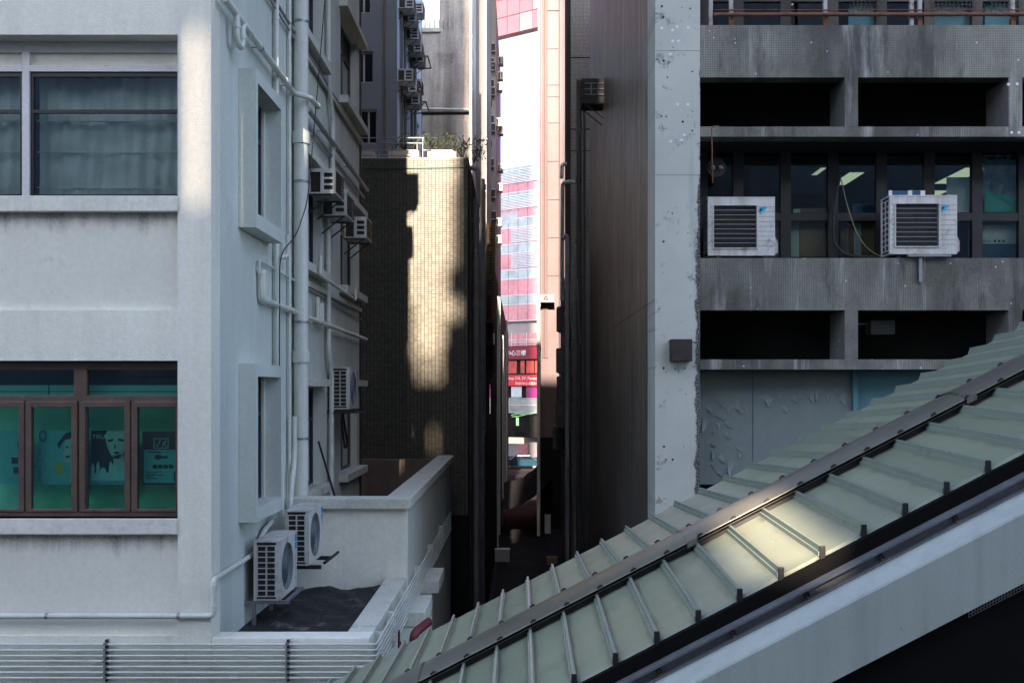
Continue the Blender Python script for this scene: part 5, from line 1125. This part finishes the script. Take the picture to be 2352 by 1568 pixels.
item('file_box', 'dark blue file box behind the transom under the yellow light', 'box', 1958, 2022, 468, 489, yi, .25, 'carton_blue')
item('paper_sheet', 'pale sheet behind the lower pane next to the first outdoor unit', 'paper', 1770, 1798, 508, 590, yi, .01, 'paper')
t = thing('plastic_sheet', 'crumpled clear and green plastic sheeting filling the pane at the picture edge', 'plastic sheet', (X(2260,yi), yi, Z(488,yi)))
g = MB(); n = 14; rp = random.Random(4)
vv = [(X(2256+94*i/n, yi), yi+rp.uniform(-.05,.05), Z(490-140*j/n, yi)) for j in range(n+1) for i in range(n+1)]
g.add(vv, [(j*(n+1)+i, j*(n+1)+i+1, (j+1)*(n+1)+i+1, (j+1)*(n+1)+i) for j in range(n) for i in range(n)], True); g.build('sheet', M['plastic'], t)
g = MB(); g.add([(X(2257,yi), yi-.06, Z(489,yi)), (X(2340,yi), yi-.06, Z(489,yi)), (X(2320,yi), yi-.075, Z(455,yi)), (X(2290,yi), yi-.08, Z(448,yi)), (X(2257,yi), yi-.06, Z(440,yi))], [(0,1,2,3,4)]); g.build('bag', M['plastic_green'], t)
for i, (u0, u1) in enumerate(((1958, 2014), (2142, 2234), (2274, 2341))):   # wire mesh over the top floor panes
    m = MB(); y = yv-.05
    n = int((u1-u0)/9)
    for k in range(n+1): x = xv(u0)+(xv(u1)-xv(u0))*k/n; m.box(x-.004, x+.004, y, y+.006, Z(34,yv), Z(34,yv)+1.1)
    for k in range(18): m.box(xv(u0), xv(u1), y-.001, y+.005, Z(34,yv)+.06*k-.004, Z(34,yv)+.06*k+.004)
    tag(m.build('wire_mesh', M['dark_metal'], at=(xv(u0), y, Z(34,yv))), f'dark wire mesh over a top floor window, {["narrow one before the lit ceiling","wide middle one","one at the picture edge"][i]}', 'wire mesh', 'wire mesh on the top floor windows')
    MB().box(xv(u0)-.02, xv(u1)+.02, yv+.1, yv+.11, Z(57,yv), Z(57,yv)+1.3).build('sky_reflection_panel', mat('sky_reflection_panel', (.45,.72,.85), .6, var=.3, vs_=2), rbld)  # pale blue sheet standing in for sky reflected in the panes
# rusty railing on the top floor
rr = thing('railing', 'rusty railing with flaking white posts along the top balcony', 'railing', (XP1, 12.8, zr_(57)))
ry = 12.80
MB().tube([(X(1640,ry), ry, Z(34,ry)), (XE, ry, Z(33,ry))], .026, 8).build('rail', M['rust'], rr)
MB().tube([(X(1640,ry), ry+.02, Z(22,ry)), (XE, ry+.02, Z(21.5,ry))], .006, 5).build('wire', M['rust'], rr)
for u in (1634, 1681, 1898, 2097, 2116, 2330): 
    x = X(u, ry); po = MB().box(x-.025, x+.025, ry+.03, ry+.08, zr_(57), zr_(57)+1.1).build('post', M['rail_paint'], rr, bevel=.005)
    if u not in (1634, 2097): MB().box(x-.028, x+.028, ry+.027, ry+.083, zr_(57), zr_(57)+.13).build('rusty_foot', M['rust'], po)
# two outdoor units on the ledge
d1 = outdoor_unit('outdoor_unit', 'cream outdoor unit with square black grille next to the pale pillar', .86, .745, .32, 'square', 'outdoor units on the mosaic ledge')
d1.location = (X(1703,12.78), 12.94, zr_(585))
d2 = copy_thing(d1, (X(2121,12.72), 12.88, zr_(583)), 0, 'cream outdoor unit with square black grille under the blue carton', 'outdoor units on the mosaic ledge')
for lab, x, o in (('dark feet under the outdoor unit by the pillar', d1.location.x, d1), ('pale rail under the outdoor unit with the blue carton', d2.location.x, d2)):
    t = thing('mounting_feet', lab, 'bracket', (x, 12.9, zr_(592)), 'feet under the outdoor units')
    m = MB()
    for s_ in (-.3, .3): m.box(x+s_-.03, x+s_+.03, 12.76, 13.06, zr_(593.4), o.location.z-.001)
    m.build('foot', M['black'], t)
t = thing('bracket', 'galvanised bracket hooked over the mosaic ledge below the second outdoor unit', 'bracket', (X(2115,12.6), 12.6, zr_(650)))
m = MB(); m.box(X(2085,12.66), X(2184,12.66), 12.64, 12.70, zr_(590.5), zr_(586)); m.box(X(2112,12.66), X(2119,12.66), 12.67, 12.715, zr_(648), zr_(590.6)); m.build('angle', M['steel'], t)
t = thing('carton', 'blue and white carton on top of the second outdoor unit', 'box', (X(2080,12.95), 12.95, d2.location.z+.753))
m = MB().box(X(2040,12.95), X(2122,12.95), 12.92, 13.12, d2.location.z+.754, d2.location.z+.85).build('box', M['carton_blue'], t)
for a, b in ((2039,2047), (2083,2093), (2112,2122.5)): MB().box(X(a,12.95), X(b,12.95), 12.917, 12.9195, d2.location.z+.755, d2.location.z+.852).build('label_panel', M['carton_white'], t)
pipe('cable', 'thin yellowish cable sagging from a window post to the ledge', [W(1932, 412, 13.35), W(1945, 470, 13.3), W(1965, 530, 13.2), W(1990, 570, 13.1), W(2025, 591, 13.0)], .007, 'pvc_old', bend=.3, n=6, cat='cable', group='loose cables on the mosaic building').children[0].data.materials[0] = mat('yellow_cable', (.22,.19,.10), .6)
pipe('cable', 'heavy black hose drooping along the window post to the ledge', [W(1930, 400, 13.4), W(1916, 470, 13.4), W(1914, 560, 13.35), W(1945, 588, 13.2), W(2030, 592, 13.05)], .022, 'black', bend=.2, n=7, cat='cable', group='loose cables on the mosaic building')
pipe('rod', 'rusty bent rod hanging from the lower rail by the pillar', [W(1650, 289, 12.68), W(1634, 291, 12.66), W(1636, 350, 12.66), W(1637, 420, 12.72)], .009, 'rust', bend=.05, n=6, cat='rod', group='loose cables on the mosaic building')
t = thing('lamp', 'round black lamp with two glinting bulbs hanging behind the rod', 'lamp', W(1645, 385, 13.2))
m = MB(); c = W(1645, 386, 13.2)
m.tube([c+Vector((0,.12,0)), c+Vector((0,.06,0)), c, c+Vector((0,-.03,0))], .1, 18, rs=[.03,.08,.12,.125]); m.build('shade', M['black'], t)
for dx in (-.055, .055): MB().tube([c+Vector((dx,-.02,0)), c+Vector((dx,-.05,0)), c+Vector((dx,-.075,0))], .03, 10, rs=[.03,.035,.012]).build('bulb', mat('clear_bulb_glass', (.5,.55,.4), .05, .6), t)
MB().tube([c+Vector((0,.1,0)), c+Vector((0,.1,.55))], .008, 5).build('stem', M['black'], t)
t = thing('junction_box', 'rusty black junction box fixed to the pale pillar', 'box', W(1564, 832, 12.6))
MB().box(X(1540,12.6), X(1588,12.6), 12.52, 12.70, Z(830,12.6), Z(779,12.6)).build('box', mat('rusty_black', (.03,.022,.02), .7, var=.4, vs_=8), t, bevel=.01)
MB().box(X(1536,12.6), X(1608,12.6), 12.60, 12.63, Z(787,12.6), Z(784.5,12.6)).build('bracket', M['rust'], t)
for i, (u, v) in enumerate(((1520,268),(1530,268),(1568,280),(1580,266),(1590,300),(1524,555),(1580,535),(1544,490),(1524,845),(1530,855),(1573,845),(1525,1025),(1570,1025),(1530,1055),(1545,1055),(1575,905),(1533,178),(1524,140),(1546,110),(1590,165),(1520,15),(1566,18),(1585,20),(1523,40))):
    m = MB().tube([(X(u,YR), YR-.004, Z(v,YR)), (X(u,YR), YR+.01, Z(v,YR))], 0.007 + .004*(i % 3), 8); m.build('bolt_hole', M['black'], rbld)
for i, (u, v) in enumerate(((1520,65),(1545,70),(1555,62),(1580,64),(1545,95),(1558,95),(1540,125),(1556,240),(1580,240),(1540,325),(1565,322),(1572,310),(2238,1000),(2325,304),(2342,304),(2318,193),(2338,192),(1630,70),(1640,86),(1690,98))):
    if v > 900: continue
    m = MB().tube([(X(u,YR), (YR if u < 1608 else yb0)-.005, Z(v,YR)), (X(u,YR), YR+.025, Z(v,YR))], .02 if u not in (1630,1640,1690) else .008, 8); m.build('filler_spot', M['white_print'], rbld)
box1('seam', M['dark_metal'], rbld, XP0, XP1, YR-.002, YR-.0003, Z(117.5,YR), Z(116.8,YR)); box1('seam', M['dark_metal'], rbld, XP0, XP1, YR-.002, YR-.0003, Z(402.5,YR), Z(401.8,YR))
# dim box seen deep in the lower slot
t = thing('fuse_box', 'dim grey box hanging inside the lower balcony slot', 'box', W(2030, 760, 13.6)); MB().box(X(2000,13.6), X(2056,13.6), 13.6, 13.8, Z(768,13.6), Z(735,13.6)).build('box', mat('dim_grey_box', (.25,.27,.28), .6), t, bevel=.01); MB().box(X(1975,13.6), X(2000,13.6), 13.66, 13.70, Z(745,13.6), Z(741,13.6)).build('arm', M['steel'], t)

# ---------------------------------------------------------------- green stair canopy in the foreground
S = .5157; YC = 7.2; YFAR = 9.44; YNEAR = 5.62; XK, DX = 1.236, .2332
def zc(x): return HC - 1.058 + S*(x - XK)
cn = thing('stair_canopy', 'sage green metal roof with raised ribs over a rising covered stairway', 'canopy', (1.2, YC, 0))
RH = .045
def roof_dz(y): return -(.107*(y-YC)/(YFAR-YC) if y > YC else .063*(YC-y)/(YC-YNEAR)) - RH
K0, K1 = -18, 19
def sloped(mb, x0, x1, ya, yb_, da0, da1, db0, db1):
    """prism between y = ya and yb_: heights da0..da1 at ya, db0..db1 at yb_ relative to the ridge line"""
    return mb.hexa([(x0,ya,zc(x0)+da0),(x1,ya,zc(x1)+da0),(x1,yb_,zc(x1)+db0),(x0,yb_,zc(x0)+db0),(x0,ya,zc(x0)+da1),(x1,ya,zc(x1)+da1),(x1,yb_,zc(x1)+db1),(x0,yb_,zc(x0)+db1)])
jr = random.Random(2); tray_me = {}; rib_me = {}
for side, y0, y1 in (('near', YNEAR, YC-.12), ('far', YC+.12, YFAR)):
    for k in range(K0, K1):
        x0, x1 = XK+DX*k, XK+DX*(k+1)
        if side not in tray_me:
            d0, d1 = roof_dz(y0), roof_dz(y1); m = MB(); nseg = 6; vv = []
            prof = [(.0, .012), (.018, .0), (.06, -.003), (.5*DX, -.002), (DX-.06, -.003), (DX-.018, .0), (DX, .012)]
            lip = [y0-.004, y0+.012, (y0+y1)/2, y1] if side == 'near' else [y0, (y0+y1)/2, y1-.012, y1+.004]
            for iy, yy in enumerate(lip):
                e = (iy == 0 and side == 'near') or (iy == 3 and side == 'far')
                for q, dzq in prof: vv.append((x0+q, yy, zc(x0+q)+roof_dz(yy)+dzq-(.018 if e else 0)))
            np_ = len(prof); top = [(j*np_+i, j*np_+i+1, (j+1)*np_+i+1, (j+1)*np_+i) for j in range(3) for i in range(np_-1)]
            m.add(vv, top, False); vb = [(a, b, c-.004) for a, b, c in vv]; m.add(vb, [tuple(reversed(f)) for f in top])
            o = m.build('roof_sheet', M['roof_green'], cn); tray_me[side] = (o.data, k)
            r = MB(); yy0, yy1 = (y0-.002, y1) if side == 'near' else (y0, y1+.002)
            for (w0, w1, h0, h1) in ((-.022, .022, -.004, .014), (-.011, .011, .014, RH)):
                r.hexa([(x0+w0,yy0,zc(x0+w0)+roof_dz(yy0)+h0),(x0+w1,yy0,zc(x0+w1)+roof_dz(yy0)+h0),(x0+w1,yy1,zc(x0+w1)+roof_dz(yy1)+h0),(x0+w0,yy1,zc(x0+w0)+roof_dz(yy1)+h0),
                        (x0+w0*.9,yy0,zc(x0)+roof_dz(yy0)+h1),(x0+w1*.9,yy0,zc(x0)+roof_dz(yy0)+h1),(x0+w1*.9,yy1,zc(x0)+roof_dz(yy1)+h1),(x0+w0*.9,yy1,zc(x0)+roof_dz(yy1)+h1)])
            ro_ = r.build('rib', M['roof_rib'], cn, bevel=.004); rib_me[side] = (ro_.data, k)
        else:
            for nm, (me, kk) in (('roof_sheet', tray_me[side]), ('rib', rib_me[side])):
                o = bpy.data.objects.new(nm, me); C.objects.link(o); o.parent = cn; o.location = (DX*(k-kk), 0, S*DX*(k-kk) + (jr.uniform(-.0015, .0015) if nm == 'roof_sheet' else 0))
        if side == 'near':   # black end stop of each rib
            m = MB(); m.box(x0-.016, x0+.016, YNEAR-.02, YNEAR-.003, zc(x0)+roof_dz(YNEAR)-.03, zc(x0)+roof_dz(YNEAR)+RH+.004); m.build('rib_end_stop', M['black'], cn, bevel=.006)
XA, XB = XK+DX*K0, XK+DX*K1
# ridge flashing in lengths with clips and a strap at each joint
cuts = [XA, -.75, 1.20, 3.15, XB]
for a, b in zip(cuts, cuts[1:]):
    m = MB(); prof = [(-.245, .004), (-.245, .026), (-.235, .032), (-.12, .052), (-.03, .060), (.03, .060), (.12, .052), (.235, .032), (.245, .026), (.245, .004)]
    vv = [(x, YC+p, zc(x)+q) for x in (a, b-.004) for p, q in prof]; n = len(prof)
    m.add(vv, [(i, i+1, n+i+1, n+i) for i in range(n-1)], True); m.add([(x, y, z-.004) for x, y, z in vv], [(n+i, n+i+1, i+1, i) for i in range(n-1)], True)
    m.build('ridge_flashing', M['ridge'], cn)
for x in cuts[1:-1]:
    m = MB(); prof = [(-.262, -.005), (-.255, .034), (-.12, .060), (0, .069), (.12, .060), (.255, .034), (.262, -.005)]
    vv = [(q, YC+p, zc(q)+h) for q in (x-.035, x+.035) for p, h in prof]; n = len(prof)
    m.add(vv, [(i, i+1, n+i+1, n+i) for i in range(n-1)]); m.add([(a, b, c-.006) for a, b, c in vv], [(n+i, n+i+1, i+1, i) for i in range(n-1)]); m.build('flashing_strap', M['ridge'], cn)
sloped(MB(), XA, XB, YC-.20, YC+.20, -.075, .003, -.075, .003).build('ridge_closure', M['dark_metal'], cn)
for k in range(K0, K1):
    for s_ in (-1, 1):
        x = XK + DX*k + .02; m = MB(); m.tube([(x-.018, YC+s_*.242, zc(x-.018)+.034), (x, YC+s_*.242, zc(x)+.044), (x+.018, YC+s_*.242, zc(x+.018)+.034)], .007, 6); m.build('clip', M['black'], cn)
# eave: gutter, channel, eye bolts, painted beam, shade sheet, columns
sloped(MB(), XA, XB, YNEAR-.035, YNEAR-.001, -.262, -.132, -.262, -.128).build('gutter', M['fascia'], cn)
sloped(MB(), XA, XB, YFAR-.05, YFAR-.002, -.30, -.175, -.30, -.175).build('far_gutter', M['fascia'], cn)
m = MB(); sloped(m, XA, XB, 5.50, 5.584, -.232, -.218, -.232, -.218); sloped(m, XA, XB, 5.545, 5.575, -.30, -.232, -.30, -.232); sloped(m, XA, XB, 5.50, 5.545, -.300, -.288, -.300, -.288); m.build('channel', M['channel'], cn)
for k in range(-8, 9):
    x = 1.183 + .412*k; m = MB(); z = zc(x)-.272; m.ring((x, 5.535, z+.008), (0,1,0), .013, .005, 12, 5); m.build('eye_bolt', M['dark_metal'], cn); MB().box(x-.004, x+.024, 5.512, 5.540, z-.034, z-.004).build('rusty_clip', M['rust'], cn)
vv = []; prof = [(5.505, -.302), (5.47, -.305), (5.352, -.352), (5.345, -.365), (5.345, -.735), (5.46, -.735), (5.505, -.60)]
m = MB(); n = len(prof); vv = [(x, p, zc(x)+q) for x in (XA, XB) for p, q in prof]
m.add(vv, [(i, (i+1) % n, n+(i+1) % n, n+i) for i in range(n)] + [tuple(range(n)), tuple(range(2*n-1, n-1, -1))]); m.build('eave_beam', M['beam_white'], cn)
sloped(MB(), XA, XB, 5.43, 5.455, -4.2, -.736, -4.2, -.736).build('void_shade_sheet', M['fascia'], cn)  # black sheet standing in for the dark void under the beam
m = MB()
x0, x1 = 2.44, 2.75
for i in range(20): x = x0+(x1-x0)*i/19; m.tube([(x, 5.415, zc(x)-.80), (x, 5.415, zc(x)-.745)], .002, 4)
for j in range(4): m.tube([(x0, 5.415, zc(x0)-.75-.016*j), (x1, 5.415, zc(x1)-.75-.016*j)], .002, 4)
m.build('wire_netting', M['steel'], cn)
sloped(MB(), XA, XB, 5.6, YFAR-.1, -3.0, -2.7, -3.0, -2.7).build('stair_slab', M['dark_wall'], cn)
for x in (-1.6, 1.4, 4.4): MB().tube([(x, YC, 0), (x, YC, zc(x)-.10)], .12, 14).build('column', M['beam_white'], cn)
# ---------------------------------------------------------------- unseen towers added behind the viewer to block and shape sunlight
def back(p, y): t_ = (y - p[1])/SUN.y; return (p[0]+SUN.x*t_, y, p[2]+SUN.z*t_)
YB = -22.0
facade = grid_mat('sun_blocker_cladding', (.20,.20,.20), (.1,.1,.1), 1.6, 1.5, .05, 'y', stain=.2, streak=.1, bump=0)
G0, G1 = -4.62, -2.78
tA = thing('sun_blocker_tower', 'broad sun-blocking tower added unseen behind the viewer, nearer the white building', 'building', (-9, YB, 0)); MB().box(-17, G0, YB-9, YB, 0, HC+125).build('wall', facade, tA)
S0, S1 = .30, .93
tB = thing('sun_blocker_tower', 'slim sun-blocking tower added unseen behind the viewer, between two light gaps', 'building', (-1.2, YB, 0)); MB().box(G1, S0, YB-9, YB, 0, HC+51).build('wall', facade, tB)
tC = thing('sun_blocker_tower', 'wide sun-blocking tower added unseen behind the viewer, facing the mosaic balconies', 'building', (7, YB, 0)); MB().box(S1, 15, YB-9, YB, 0, HC+78).build('wall', facade, tC)
# walls added in the gaps, with slots cut to shape the sun patches
gA = thing('sun_slot_wall', 'added sun-slot wall in the wider gap between the towers behind the viewer', 'wall', (-3.7, YB, 0)); zlit = back((0, 23, HC+.45), YB)[2]
pA = back((-3.26, 10, HC+3.0), YB); m = MB(); grid_wall(m, 'y', YB-.4, YB-.5, G0, G1, 0, zlit, [(pA[0]-.02, pA[0]+.012, pA[2]-.9, pA[2]+.9), (-3.38, -3.345, HC+25.8, HC+26.4), (-4.10, -4.02, HC+24.7, HC+26.4)]); m.build('wall', facade, gA)
box1('sun_cap_block', facade, gA, G0, G1, YB-3, YB-.5, HC+75, HC+125)  # added block that keeps sun off the far street
for x0_, x1_, h0, h1 in ((-4.62, -3.82, 0, 1.75), (-3.12, -2.78, 0, 1.3), (-3.82, -3.72, 0, .35), (-3.62, -3.5, 0, .55), (-3.4, -3.3, 0, .4), (-3.2, -3.12, 0, .7), (-2.97, -2.9, 1.3, 4.4), (-3.06, -2.78, 1.9, 2.5), (-2.86, -2.78, 2.5, 6.5)): box1('sun_patch_shaper', facade, gA, x0_, x1_, YB-.45, YB-.2, zlit+h0, zlit+h1)  # added blocks that give the sun patch its ragged edge
cl = thing('skylight_blocker', 'unseen mass added to cut skylight, beyond the white corner building', 'building', (-20, 10, 0)); MB().box(-34, -12.52, 10.3, 100, 0, HC+20).box(-12.51, -6.6, 19.6, 33.9, 0, HC+33).build('wall', M['alley_wall'], cl)  # unseen masses added to keep skylight out of the alley
cr = thing('skylight_blocker', 'unseen mass added to cut skylight, beyond the mosaic building', 'building', (20, 13, 0)); MB().box(9.9, 34, 12.9, 100, 0, HC+16).box(3.2, 9.89, 24.7, 36.9, 0, HC+15).build('wall', M['alley_wall'], cr)
tD = thing('reflection_block', 'low dark block added behind the viewer to darken window reflections, beyond the broad tower', 'building', (-30, YB, 0)); MB().box(-46, -17.01, YB-8, YB, 0, HC+18).build('wall', M['grey_wall'], tD)  # low wings added so the windows reflect something dark
tE = thing('reflection_block', 'low dark block added behind the viewer to darken window reflections, beyond the wide tower', 'building', (25, YB, 0)); MB().box(15.01, 40, YB-8, YB, 0, HC+20).build('wall', M['grey_wall'], tE)
gB = thing('sun_slot_wall', 'added sun-slot wall in the narrow gap between the towers behind the viewer', 'wall', (.6, YB, 0)); pB = back((1.47, 6.2, HC-1.0), YB)
m = MB(); grid_wall(m, 'y', YB-.4, YB-.5, S0, S1, 0, HC+78, [(S0, S1, pB[2]-.12, pB[2]+1.15), (S0, .57, HC+23.5, HC+33)]); m.build('wall', facade, gB)
